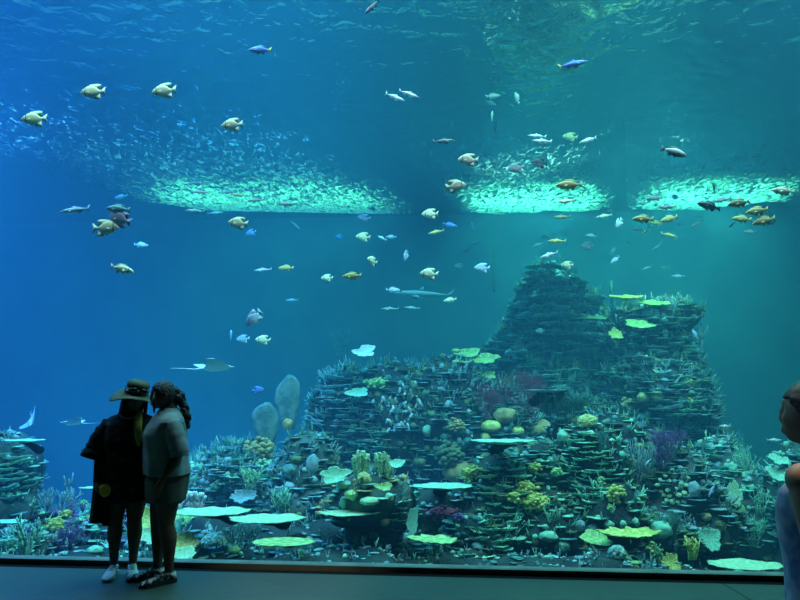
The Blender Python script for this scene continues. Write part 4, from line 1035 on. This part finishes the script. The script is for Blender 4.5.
def ray_fish(px, py, span_px, yaw, tilt, roll, Y, m, label):
    """eagle-ray: flat body, two swept wings, thin tail; head along +x"""
    L = span_px*mpp(px, py, Y)
    mb = MB(); n = 30; top = []; ns = 11
    prof = lambda t: (.20 + .22*(1 - abs(t))**1.5 - .30*abs(t)**1.6, -.28 + .10*abs(t)**.8 - .14*abs(t)**2)   # lead, trail x at span t
    rings = []
    for i in range(n + 1):
        t = i/n*2 - 1; le, te = prof(t)
        if abs(t) < .12: le += .06*(1 - abs(t)/.12)
        ch = max(.012, le - te); th_ = .085*(1 - abs(t))**1.3 + .006; z0 = .16*abs(t)**1.6
        rg = []
        for j in range(ns*2):
            q = j/(ns*2)*2*PI; u = (1 + math.cos(q))/2
            rg.append((te + ch*u, t*.5, z0 + math.sin(q)*th_*(.35 + .65*math.sin(min(1, u*1.15)*PI)**.6 if 0 < u < .87 else .35)))
        rings.append(rg)
    mb.ring_loft(rings)
    root = empty('ray', at(px, py, Y), (R(roll), R(-tilt), R(yaw)), L)
    part('body', mb.mesh('ray_body', FM[m]), root)
    t_ = MB(); t_.tube([(-.24, 0, 0), (-.45, .01, .0), (-.7, -.03, .03), (-.95, .02, .05)], [.022, .012, .007, .003], 6); part('tail', t_.mesh('tail', FF[m]), root)
    for sg in (-1, 1):
        e = MB(); e.ball((.36, sg*.07, .035), .018, 1); part('eye', e.mesh('eye', m_eye), root)
        f = MB(); f.slab([(-.22, 0), (-.36, .0), (-.34, -.01), (-.24, -.02)], .06, 0, Matrix.Translation((0, sg*.06, .0))); part('pelvic_fin', f.mesh('pelvic_fin', FF[m]), root)
    tag(root, label, 'ray'); return root
ray_fish(214, 368, 44, 35, 4, -6, 9.0, 'white', 'pale ray gliding in open water above the left reef mound')
ray_fish(74, 423, 27, 200, 4, 8, 9.6, 'sky', 'small pale ray left of the hatted woman')
ray_fish(31, 421, 26, 300, -20, 62, 9.4, 'sky', 'bluish white ray banking on edge at the far left')

# ================================================================== PEOPLE
m_skin_d = mat('skin_brown', (.10, .055, .036), (.13, .07, .045), scale=9, rough=.55, spec=.3)
m_skin_l = mat('skin_tan', (.18, .10, .065), (.22, .125, .08), scale=9, rough=.5, spec=.3)
m_hair = mat('dark_hair', (.010, .008, .007), (.022, .016, .012), scale=30, rough=.5, bump=.6, bscale=70, spec=.4)
m_hairs = mat('smooth_dark_hair', (.012, .009, .007), (.03, .02, .014), scale=18, rough=.5, bump=.15, bscale=50, spec=.3)
m_tunic = mat('dark_print_tunic', (.012, .013, .016), (.06, .065, .06), scale=16, rough=.85, thr=(.55, .75), spec=.1)
m_shirt = mat('pale_shirt', (.17, .22, .23), (.23, .28, .28), scale=5, rough=.8, bump=.3, bscale=9, spec=.15)
m_shorts = mat('tan_shorts', (.08, .085, .07), (.11, .115, .09), scale=7, rough=.85, bump=.3, bscale=12, spec=.1)
m_hat = mat('khaki_hat', (.09, .095, .06), (.13, .13, .08), scale=20, rough=.85, bump=.3, bscale=90, spec=.1)
m_black = mat('black_plastic', (.008, .008, .009), rough=.25, spec=.6)
m_ysash = mat('ochre_cloth', (.42, .30, .07), (.55, .40, .10), scale=25, rough=.85, spec=.1)
m_orange = mat('orange_tone', (.85, .40, .05), (.95, .55, .10), scale=30, rough=.7, spec=.2)
m_wshoe = mat('white_sneaker', (.58, .62, .58), (.70, .74, .68), scale=12, rough=.7, bump=.2, bscale=60, spec=.2)
m_sole = mat('pale_rubber', (.45, .48, .45), rough=.8)
m_dsole = mat('dark_rubber', (.03, .03, .03), rough=.8)
m_floral = mat('floral_shoe', (.03, .03, .03), (.60, .62, .55), scale=26, rough=.8, thr=(.47, .55), spec=.2, detail=2)
m_top = mat('blue_white_top', (.05, .09, .20), (.26, .32, .40), scale=7, rough=.8, thr=(.35, .6), spec=.1)
m_jean = mat('dark_trousers', (.012, .014, .02), (.02, .022, .03), scale=20, rough=.9, spec=.1)
m_beads = mat('pale_beads', (.35, .36, .30), rough=.6)

def head_into(mb, c, yaw, tilt, k=1.0, nod=0):
    """a head with brow, eye sockets, nose, lips, chin, jaw and ears; faces -y before yaw"""
    vs, fs = ico(5); out = []
    def g(v, p, s): return math.exp(-((v[0]-p[0])**2 + (v[1]-p[1])**2 + (v[2]-p[2])**2)/(s*s))
    for v in vs:
        x, y, z = v; X, Y, Z = x*.074, y*.094, z*.112
        if z < 0: X *= 1 - .24*z*z; Y *= 1 + (.10*z if y > 0 else -.02*z)
        if y > 0 and z > -.4: Y *= 1.05
        front = max(0, -y)
        Y -= .017*g(v, (0, -.98, -.18), .14) + .008*g(v, (0, -.99, .00), .12) + .020*g(v, (0, -.74, -.68), .34) + .007*g(v, (0, -.82, .55), .35) + .010*g(v, (0, -.95, .10), .10)      # nose
        Y -= .006*(g(v, (.3, -.9, .30), .22) + g(v, (-.3, -.9, .30), .22))                                            # brow
        Y += .013*(g(v, (.33, -.93, .10), .15) + g(v, (-.33, -.93, .10), .15))                                        # sockets
        Y -= .009*(g(v, (.42, -.82, -.18), .22) + g(v, (-.42, -.82, -.18), .22))                                      # cheeks
        Y -= .011*g(v, (0, -.86, -.44), .11) + .011*g(v, (0, -.82, -.57), .11); Y += .004*g(v, (0, -.84, -.505), .05)  # lips
        Y -= .014*g(v, (0, -.58, -.84), .20)                                                                          # chin
        Y += .006*g(v, (0, -.72, -.68), .10)
        out.append((X*k, Y*k, Z*k))
    M = Matrix.Translation(c) @ Matrix.Rotation(yaw, 4, 'Z') @ Matrix.Rotation(tilt, 4, 'Y') @ Matrix.Rotation(nod, 4, 'X')
    mb.add(out, fs, 0, M)
    for sg in (-1, 1):
        mb.ball((sg*.077*k, .012*k, -.002), (.011*k, .020*k, .032*k), 3, 0, None, M)
    return M
def hand_into(mb, w, d, palm_n, side, curl=.5, k=1.0):
    """w wrist, d direction to the fingers, palm_n palm normal, side = thumb side"""
    d = Vector(d).normalized(); pn = Vector(palm_n); pn = (pn - d*pn.dot(d)).normalized(); s = d.cross(pn).normalized()*side
    M = Matrix((( s.x, d.x, pn.x, w[0]), (s.y, d.y, pn.y, w[1]), (s.z, d.z, pn.z, w[2]), (0, 0, 0, 1)))
    mb.ball((0, .045*k, 0), (.040*k, .052*k, .017*k), 3, 0, None, M)
    for i, (x, L) in enumerate([(.029, .070), (.010, .078), (-.010, .073), (-.028, .058)]):
        p = Vector((x*k, .078*k, 0)); a = 0; pts = [Vector((x*.8*k, .05*k, 0)), p]
        for q in (.42, .33, .25):
            a += curl*(.55 + .1*i); p = p + Vector((x*.12, math.cos(a), math.sin(a)))*L*q*k; pts.append(p)
        mb.tube(pts, [.010*k, .0095*k, .0088*k, .0080*k, .0065*k], 8, 0, M)
    mb.tube([(.022*k, .022*k, 0), (.046*k, .045*k, .008*k), (.055*k, .070*k, .016*k), (.052*k, .092*k, .024*k)], [.013*k, .0115*k, .010*k, .0075*k], 8, 0, M)
def body(name, mat_, H, build, legs, arms, headc, hyaw, htilt, vox, belly=0, bust=.0, nod=0):
    k = H/1.6; mb = MB(); n = 28
    rings = []
    for z, cy, rx, ry in [(.76,.005,.10,.08),(.80,.01,.155,.115),(.86,.02,.172,.128),(.94,.01,.160,.118),(1.02,0,.140,.105),(1.10,-.003,.142,.110),(1.18,-.008,.152,.118),(1.25,0,.158,.105),(1.30,.004,.145,.085),(1.335,.008,.095,.065),(1.36,.008,.062,.056),(1.42,-.002,.053,.056)]:
        ry2 = ry*build; rg = []
        for j in range(n):
            q = 2*PI*j/n; y = math.sin(q)*ry2
            if y < 0: y -= (belly*math.exp(-((z-1.0)/.1)**2) + bust*math.exp(-((z-1.18)/.055)**2))*(-math.sin(q))
            rg.append((math.cos(q)*rx*build*k, (cy + y)*k, z*k))
        rings.append(rg)
    mb.ring_loft(rings)
    for pts in legs:
        P = [Vector(p)*k for p, r in pts]; mb.tube(P, [r*k*(build if r > .045 else 1) for p, r in pts], 20)
    for a in arms:
        P = [Vector(p)*k for p in a['p']]; sh, el, wr = P
        pts = [sh, sh.lerp(el, .25), sh.lerp(el, .6), el, el.lerp(wr, .3), el.lerp(wr, .75), wr, wr + (wr - el).normalized()*.02]
        r = [.052*build, .048*build, .042*build, .036, .038, .029, .024, .024]
        mb.tube(pts, [q*k for q in r], 18)
        mb.ball(sh, .056*k*build, 3)
        hand_into(mb, wr, a['d'], a['n'], a['s'], a.get('curl', .45), k)
    hc = Vector(headc)*k
    mb.tube([Vector((0, .01, 1.33))*k, (hc + Vector((0, .02, -.05)))], [.058*k, .052*k], 18)
    HM = head_into(mb, hc, hyaw, htilt, k, nod)
    me = mb.mesh('person', mat_)
    me = apply_mods(me, [('REMESH', dict(mode='VOXEL', voxel_size=vox, use_smooth_shade=True)), ('SMOOTH', dict(factor=.5, iterations=3))], 'person')
    me.polygons.foreach_set('use_smooth', [True]*len(me.polygons))
    for i, m in enumerate(me.materials): pass
    return me, HM, k
def cloth(name, rings, m, parent, n=40, fold=.012, seed=0, k=1.0, solid=.004, folds=9):
    """garment shell lofted from (z, cx, cy, rx, ry) rings with gathering folds"""
    mb = MB(); rs = []; zs = [r[0] for r in rings]; r0 = rings[0][0]
    fine = []
    for a, b in zip(rings, rings[1:]):
        for t in (0, .25, .5, .75): fine.append([p + (q-p)*t for p, q in zip(a, b)])
    fine.append(list(rings[-1]))
    for i, (z, cx, cy, rx, ry) in enumerate(fine):
        t = i/(len(fine)-1); rg = []
        for j in range(n):
            q = 2*PI*j/n; f = 1 + fold/max(.05, rx)*(math.sin(folds*q + seed + z*5)*.5 + noise.noise(Vector((math.cos(q)*2, math.sin(q)*2, z*6 + seed))))*(.2 + t)
            rg.append(((cx + math.cos(q)*rx*f)*k, (cy + math.sin(q)*ry*f)*k, z*k))
        rs.append(rg)
    mb.ring_loft(rs, cap=(False, False))
    me = apply_mods(mb.mesh(name, m), [('SOLIDIFY', dict(thickness=solid, offset=0))], name)
    return part(name, me, parent)
def sleeve(name, pts, rads, m, parent, k=1.0, seed=0):
    mb = MB(); P = [Vector(p)*k for p in pts]; fine = []; rr = []
    for i in range(len(P)-1):
        for t in (0, .25, .5, .75):
            fine.append(P[i].lerp(P[i+1], t)); rr.append((rads[i] + (rads[i+1]-rads[i])*t)*k*(1 + .06*math.sin(i*4+t*9+seed)))
    fine.append(P[-1]); rr.append(rads[-1]*k)
    mb.tube(fine, rr, 20, cap=False)
    me = apply_mods(mb.mesh(name, m), [('SOLIDIFY', dict(thickness=.004, offset=0))], name)
    return part(name, me, parent)
def shoe(parent, pos, yaw, L, m, ms, laces=True):
    mb = MB(); rings = []; n = 18
    for t, w_, h in [(-.02,.020,.055),(0,.030,.085),(.12,.036,.098),(.28,.036,.095),(.42,.038,.080),(.6,.044,.062),(.8,.046,.050),(.93,.036,.040),(1.0,.014,.026)]:
        rg = []
        for j in range(n):
            q = 2*PI*j/n; s_ = math.sin(q)
            rg.append((math.cos(q)*w_*L/.26*(1 if s_ < .2 else 1 - .3*s_), -(t - .22)*L, .02 + (h-.02)*L/.26*(.5 + .5*s_)))
        rings.append(rg)
    mb.ring_loft(rings)
    o = part('shoe', mb.mesh('shoe', m), parent, pos, (0, 0, yaw))
    s = MB(); out = []
    for side in (1, -1):
        for t, w_ in ([(-.04,.018),(.0,.034),(.15,.038),(.4,.038),(.65,.048),(.85,.048),(.97,.034),(1.03,.014)] if side == 1 else [(1.03,.014),(.97,.034),(.85,.048),(.65,.048),(.4,.038),(.15,.038),(0,.034),(-.04,.018)]):
            out.append((side*w_*L/.26, -(t - .22)*L))
    n = len(out); s.add([(x, y, .001) for x, y in out] + [(x, y, .026) for x, y in out], [tuple(reversed(range(n))), tuple(range(n, 2*n))] + [(i, (i+1) % n, (i+1) % n + n, i+n) for i in range(n)])
    part('sole', s.mesh('sole', ms, False), o)
    if laces:
        l = MB()
        for i in range(4):
            t = .34 + i*.075; z = (.020 + interp(t, [(.28,.075),(.42,.060),(.6,.043),(.8,.03)]))*L/.26 + .002
            l.tube([(-.02, -(t-.22)*L, z - .006), (0, -(t-.21)*L, z + .001), (.02, -(t-.22)*L, z - .006)], .0035, 6)
        part('laces', l.mesh('laces', m_sole), o)
    return o
def hair_cap(HM, k, m, parent, back=.0, low=-.35, face=.55, seed=0, grow=1.09, name='hair', extra=None):
    """hair as a shell over the skull, open at the face"""
    vs, fs = ico(5); off = Vector((seed, 0, 0)); keep = set()
    for i, (x, y, z) in enumerate(vs):
        hairline = (y > -.60 + max(0, -(z - face))*1.05) or z > face + .12
        if hairline and z > low - (.35 if y > .3 else 0): keep.add(i)
    F = [f for f in fs if all(i in keep for i in f)]
    used = sorted({i for f in F for i in f}); mp = {i: j for j, i in enumerate(used)}
    out = []
    for i in used:
        x, y, z = vs[i]; g = grow*(1 + .03*noise.noise(Vector((x*9, y*9, z*3)) + off))
        out.append((x*.076*g*k, (y*.098*g + .002)*k, z*.114*g*k))
    mb = MB(); mb.add(out, [tuple(mp[i] for i in f) for f in F], 0, HM)
    if extra: extra(mb)
    me = mb.mesh(name, m)
    me = apply_mods(me, [('SOLIDIFY', dict(thickness=.006, offset=-1))], name)
    return part(name, me, parent)
def eyes(HM, k, parent):
    for sg in (-1, 1):
        mb = MB(); mb.ball((sg*.027*k, -.0735*k, .011*k), .0115*k, 2, 0, None, HM); part('eye', mb.mesh('eye', m_eyew), parent)
m_eyew = mat('eyeball', (.22, .21, .20), rough=.2, spec=.5)
def std_legs(x0=.085, spread=0, front=0, fat=1.0):
    L = []
    for sg in (-1, 1):
        x = sg*x0; s = sg*spread; f = front*sg
        L.append([((x, .01, .86), .088*fat), ((x*1.05 + s*.2, .005 + f*.2, .72), .090*fat), ((x + s*.4, 0 + f*.4, .58), .074*fat), ((x*.95 + s*.6, -.006 + f*.6, .45), .054*fat), ((x + s*.75, .014 + f*.75, .34), .056*fat),
                  ((x*.98 + s*.9, .016 + f*.9, .20), .042*fat), ((x*.95 + s, .02 + f, .09), .033), ((x*.95 + s, .012 + f, .045), .032), ((x*1.0 + s, -.06 + f, .032), .026), ((x*1.02 + s, -.13 + f, .026), .020)])
    return L
def shoes_for(parent, k, legs, m, ms, L, toe=(.1, -.1)):
    for pts, ty in zip(legs, toe):
        a = Vector(pts[7][0])*k; shoe(parent, (a.x, a.y, 0), ty, L, m, ms)

# ---- the woman in the hat, facing the camera
lg = std_legs(.080, .0, 0, .98)
me, HM, k = body('p1', m_skin_d, 1.56, 1.12, lg,
    [dict(p=[(-.160, 0, 1.245), (-.245, .02, 1.02), (-.225, -.10, .80)], d=(.22, -.12, -1), n=(1, .4, .1), s=1, curl=.75),
     dict(p=[(.160, 0, 1.245), (.27, .13, 1.08), (.31, .20, .98)], d=(1, .1, -.1), n=(0, -1, 0), s=-1, curl=.3)],
    (.03, -.02, 1.485), R(18), R(4), .007)
f1 = onfloor(122, 575)
p1 = part('person', me, None, f1, (0, 0, R(10)))
tag(p1, 'person in a khaki brimmed hat and dark loose tunic standing before the glass', 'person', None)
eyes(HM, k, p1)
def braids(mb):
    r = random.Random(4)
    for i in range(22):
        a = R(r.uniform(-35, 215)); x, y = math.cos(a)*.088*k, math.sin(a)*.075*k + .01
        if y < -.03: y = -.03
        L = r.uniform(.12, .24); pts = [(x, y, .03), (x*1.15, y*1.1, -.05), (x*1.2 + r.uniform(-.01, .01), y*1.05, -.05 - L*.5), (x*1.12, y - .01, -.05 - L)]
        mb.tube(pts, [.010, .012, .010, .006], 6, 0, HM)
hair_cap(HM, k, m_hair, p1, low=-.3, face=.5, seed=1, extra=braids)
# hat
HM0 = HM.copy(); HM = HM @ Matrix.Translation((0, .008, .0)) @ Matrix.Rotation(R(13), 4, 'X') @ Matrix.Rotation(R(5), 4, 'Y')
mb = MB(); n = 48; rings = []
for r_, z in [(.088, .100), (.094, .045), (.100, .040), (.140, .034), (.185, .022), (.197, .012)]:
    rings.append([(math.cos(a)*r_*(1.0), math.sin(a)*r_*1.05, z - (.045*abs(math.cos(a))**3 - .018*abs(math.sin(a))**2)*(r_ - .09)/.08) for a in [2*PI*j/n for j in range(n)]])
top = []
for r_, z in [(.088, .100), (.086, .125), (.074, .143), (.05, .148), (.02, .143)]:
    top.append([(math.cos(a)*r_, math.sin(a)*r_*1.08, z) for a in [2*PI*j/n for j in range(n)]])
mb.ring_loft(rings, 0, HM, (False, False)); mb.ring_loft(top, 0, HM, (False, True))
hat = part('hat', apply_mods(mb.mesh('hat', m_hat), [('SOLIDIFY', dict(thickness=.004, offset=1))], 'hat'), p1)
mb = MB(); mb.ring_loft([[(math.cos(a)*r_, math.sin(a)*r_*1.06, z) for a in [2*PI*j/n for j in range(n)]] for r_, z in [(.0965, .046), (.0955, .075)]], 0, HM, (False, False))
part('hat_band', apply_mods(mb.mesh('hat_band', m_black), [('SOLIDIFY', dict(thickness=.003, offset=0))], 'hat_band'), hat)
mb = MB()
for sg in (-1, 1): mb.ball((sg*.038, -.108, .088), (.034, .010, .022), 3, 0, lambda v: 1 + .06*math.sin(4*v[0]), HM)
mb.tube([(-.012, -.116, .092), (0, -.120, .094), (.012, -.116, .092)], .004, 6, 0, HM)
for sg in (-1, 1): mb.tube([(sg*.068, -.098, .092), (sg*.098, -.03, .088), (sg*.100, .03, .082)], .0035, 6, 0, HM)
part('sunglasses', mb.mesh('sunglasses', m_black), hat)
# tunic and its hanging panel, sleeves
cloth('tunic', [(1.37,0,.01,.07,.066),(1.345,0,.01,.115,.085),(1.32,0,.01,.175,.10),(1.29,0,.008,.215,.118),(1.26,0,.0,.232,.135),(1.22,0,-.005,.225,.150),(1.12,-.005,-.01,.218,.168),(1.0,-.005,-.005,.205,.165),(.88,0,.005,.212,.170),(.76,0,.005,.222,.172),(.66,.005,.005,.228,.172),(.62,.005,.005,.230,.174)], m_tunic, p1, fold=.014, seed=2, k=k)
sleeve('sleeve', [(-.15,0,1.255),(-.215,.01,1.16),(-.255,.015,1.05),(-.275,-.01,.97)], [.085,.095,.108,.118], m_tunic, p1, k, 1)
sleeve('sleeve', [(.15,0,1.255),(.22,.05,1.18),(.28,.10,1.10)], [.085,.092,.10], m_tunic, p1, k, 2)
mb = MB(); g = []; NI, NJ = 14, 12
for j in range(NJ+1):
    t = j/NJ
    for i in range(NI+1):
        s = i/NI; x = -.275 + s*(.13 + .05*t) + .02*(1-t); g.append((x*k, (-.06 - .05*s + .025*math.sin(s*11 + t*2)*(.3+t))*k, (.86 - t*.40 - .03*s)*k))
mb.add(g, [(j*(NI+1)+i, j*(NI+1)+i+1, (j+1)*(NI+1)+i+1, (j+1)*(NI+1)+i) for j in range(NJ) for i in range(NI)])
part('tunic_panel', apply_mods(mb.mesh('tunic_panel', m_tunic), [('SOLIDIFY', dict(thickness=.004))], 'tunic_panel'), p1)
mb = MB()
rs = []
for t in range(11):
    u = t/10; w_ = .012 + .022*math.sin(u*PI*.9 + .3); c = Vector((.085 + .035*u, -.085 - .10*min(1, u*2.2), 1.385 - .30*u))*k
    rs.append([(c.x + math.cos(q)*w_, c.y + math.sin(q)*.010, c.z) for q in [2*PI*j/10 for j in range(10)]])
mb.ring_loft(rs); part('scarf', mb.mesh('scarf', m_ysash), p1)['label'] = 'ochre scarf end hanging from the neck'
mb = MB()
for i in range(26):
    a = PI*1.0 + PI*i/25; mb.ball((math.cos(a)*.085*k, (-.01 + math.sin(a)*.075)*k - .02, (1.365 - .05*math.sin((a-PI)))*k), .008, 1)
part('necklace', mb.mesh('necklace', m_beads), p1)
shoes_for(p1, k, lg, m_wshoe, m_sole, .25, (R(0), R(16)))
# small orange blob by her hand, with a dark loop
q = at(105, 490, f1.y - .17)
mb = MB(); mb.ball((0, 0, 0), (.047, .022, .056), 3, 0, lambda v: 1 + .07*noise.noise(Vector(v)*2.5))
po = part('blob', mb.mesh('blob', m_orange), None, q, (0, R(-12), R(10)))
mb = MB(); mb.tube([(-.03, 0, .045), (-.02, .0, .085), (.005, 0, .10), (.025, 0, .08), (.03, 0, .045)], .005, 6); part('dark_loop', mb.mesh('dark_loop', m_black), po)
tag(po, 'small rounded orange blob against the dark tunic', 'blob')

# ---- the woman with the pony tail, in profile facing left
lg = std_legs(.080, .0, .035, 1.04)
me, HM, k = body('p2', m_skin_d, 1.60, 1.12, lg,
    [dict(p=[(.160, .01, 1.245), (.225, .075, 1.02), (.20, -.06, .80)], d=(-.1, -.2, -1), n=(-1, -.2, 0), s=1, curl=.4),
     dict(p=[(-.155, 0, 1.245), (-.30, -.12, 1.07), (-.36, -.32, 1.03)], d=(.3, -1, .1), n=(1, 0, 0), s=1, curl=.4)],
    (.0, -.045, 1.475), R(-4), 0, .007, belly=.02, bust=.045, nod=R(9))
f2 = onfloor(160, 581)
p2 = part('person', me, None, f2, (0, 0, R(-62)))
tag(p2, 'person in a pale shirt with a curly ponytail, turned left towards the hatted one', 'person')
eyes(HM, k, p2)
def pony(mb):
    r = random.Random(7)
    for i in range(46):
        t = i/45; c = Vector((r.uniform(-.03, .03), .10 + .055*math.sin(t*2.2) + r.uniform(-.02, .02), .03 - t*.32))
        mb.ball(c, (.034*(1 - .35*t),)*3, 2, 0, lambda v: 1 + .25*noise.noise(Vector(v)*3 + c*40), HM)
    for sg in (-1, 1):
        mb.tube([(sg*.062, -.065, .03), (sg*.074, -.085, -.03), (sg*.066, -.082, -.09), (sg*.070, -.090, -.13)], [.010, .011, .009, .004], 6, 0, HM)
hair_cap(HM, k, m_hair, p2, low=-.25, face=.45, seed=3, extra=pony, grow=1.10)
cloth('shorts', [(1.0,0,.0,.165,.135),(.93,0,.012,.190,.155),(.85,0,.02,.202,.168),(.78,0,.015,.205,.165),(.70,0,.012,.205,.160),(.625,0,.01,.200,.152)], m_shorts, p2, fold=.008, seed=5, k=k)
cloth('shirt', [(1.37,0,.005,.068,.066),(1.345,0,.004,.115,.085),(1.32,0,.002,.172,.10),(1.29,0,0,.215,.118),(1.26,0,-.003,.232,.132),(1.22,0,-.012,.218,.152),(1.16,0,-.02,.205,.172),(1.05,0,-.01,.200,.168),(.95,0,.0,.210,.172),(.88,0,.012,.222,.178),(.84,0,.016,.225,.180)], m_shirt, p2, fold=.014, seed=6, k=k)
sleeve('sleeve', [(.15,0,1.255),(.195,.03,1.16),(.222,.065,1.06),(.225,.07,1.0)], [.080,.078,.074,.072], m_shirt, p2, k, 3)
sleeve('sleeve', [(-.15,0,1.255),(-.23,-.05,1.17),(-.285,-.10,1.10)], [.080,.078,.074], m_shirt, p2, k, 4)
shoes_for(p2, k, lg, m_floral, m_dsole, .27, (R(-8), R(10)))

# ---- the near woman at the right edge, in profile facing left
lg = std_legs(.082, .02, .03, 1.0)
me, HM, k = body('p3', m_skin_l, 1.61, .98, lg,
    [dict(p=[(.165, .0, 1.29), (.215, .055, 1.02), (.20, .0, .78)], d=(-.05, -.15, -1), n=(-1, -.2, 0), s=1, curl=.45),
     dict(p=[(-.165, .0, 1.29), (-.215, .05, 1.02), (-.20, -.02, .78)], d=(.05, -.15, -1), n=(1, 0, 0), s=1, curl=.45)],
    (-.008, -.036, 1.486), R(14), 0, .0055, belly=.03, bust=.018)
p3 = part('person', me, None, (1.412, 2.02, -.01), (0, 0, R(-150)))
tag(p3, 'nearest person, cut off by the right edge, dark pulled-back hair and blue-white top', 'person')
eyes(HM, k, p3)
def bun(mb):
    mb.ball((0, .115, .06), (.052, .05, .05), 3, 0, lambda v: 1 + .08*noise.noise(Vector(v)*5), HM)
hair_cap(HM, k, m_hairs, p3, low=-.3, face=.30, seed=9, extra=bun, grow=1.045)
cloth('top', [(1.285,0,.0,.150,.098),(1.24,0,-.012,.166,.130),(1.19,0,-.016,.168,.146),(1.12,0,-.012,.165,.150),(1.03,0,-.008,.160,.142),(.95,0,.0,.175,.148),(.87,0,.01,.190,.155)], m_top, p3, fold=.008, seed=8, k=k)
cloth('trousers', [(.98,0,.0,.160,.125),(.9,0,.012,.185,.145),(.82,0,.018,.192,.155),(.74,0,.012,.19,.145)], m_jean, p3, fold=.004, seed=9, k=k)
for pts in lg:
    sleeve('trouser_leg', [pts[0][0], pts[1][0], pts[2][0], pts[3][0], pts[5][0], pts[6][0]], [.102,.105,.092,.078,.066,.062], m_jean, p3, k)
shoes_for(p3, k, lg, m_wshoe, m_sole, .25, (R(-8), R(8)))

# repeats carry a shared group
GR = {'table_coral': 'table corals', 'leaf_coral': 'leaf and blade corals', 'shelf_coral': 'stacked shelf coral colonies', 'boulder_coral': 'rounded boulder corals',
      'cluster_coral': 'bunched cluster corals', 'nodule_coral': 'nodular corals', 'sea_fan': 'sea fans', 'twig_coral': 'twig corals', 'feather_coral': 'feathery corals',
      'branching_coral': 'branching corals', 'antler_coral': 'antler corals', 'finger_coral': 'finger corals', 'soft_coral': 'cactus-like soft corals',
      'slab_sponge': 'slab sponges', 'reef_rock': 'rock masses of the reef', 'ray': 'rays', 'glow_patch': 'froth patches on the surface'}
for o in COL.objects:
    if o.parent is None:
        b = o.name.split('.')[0]
        if b in GR: o['group'] = GR[b]
        elif b == 'shark' and 'group' in o: del o['group']
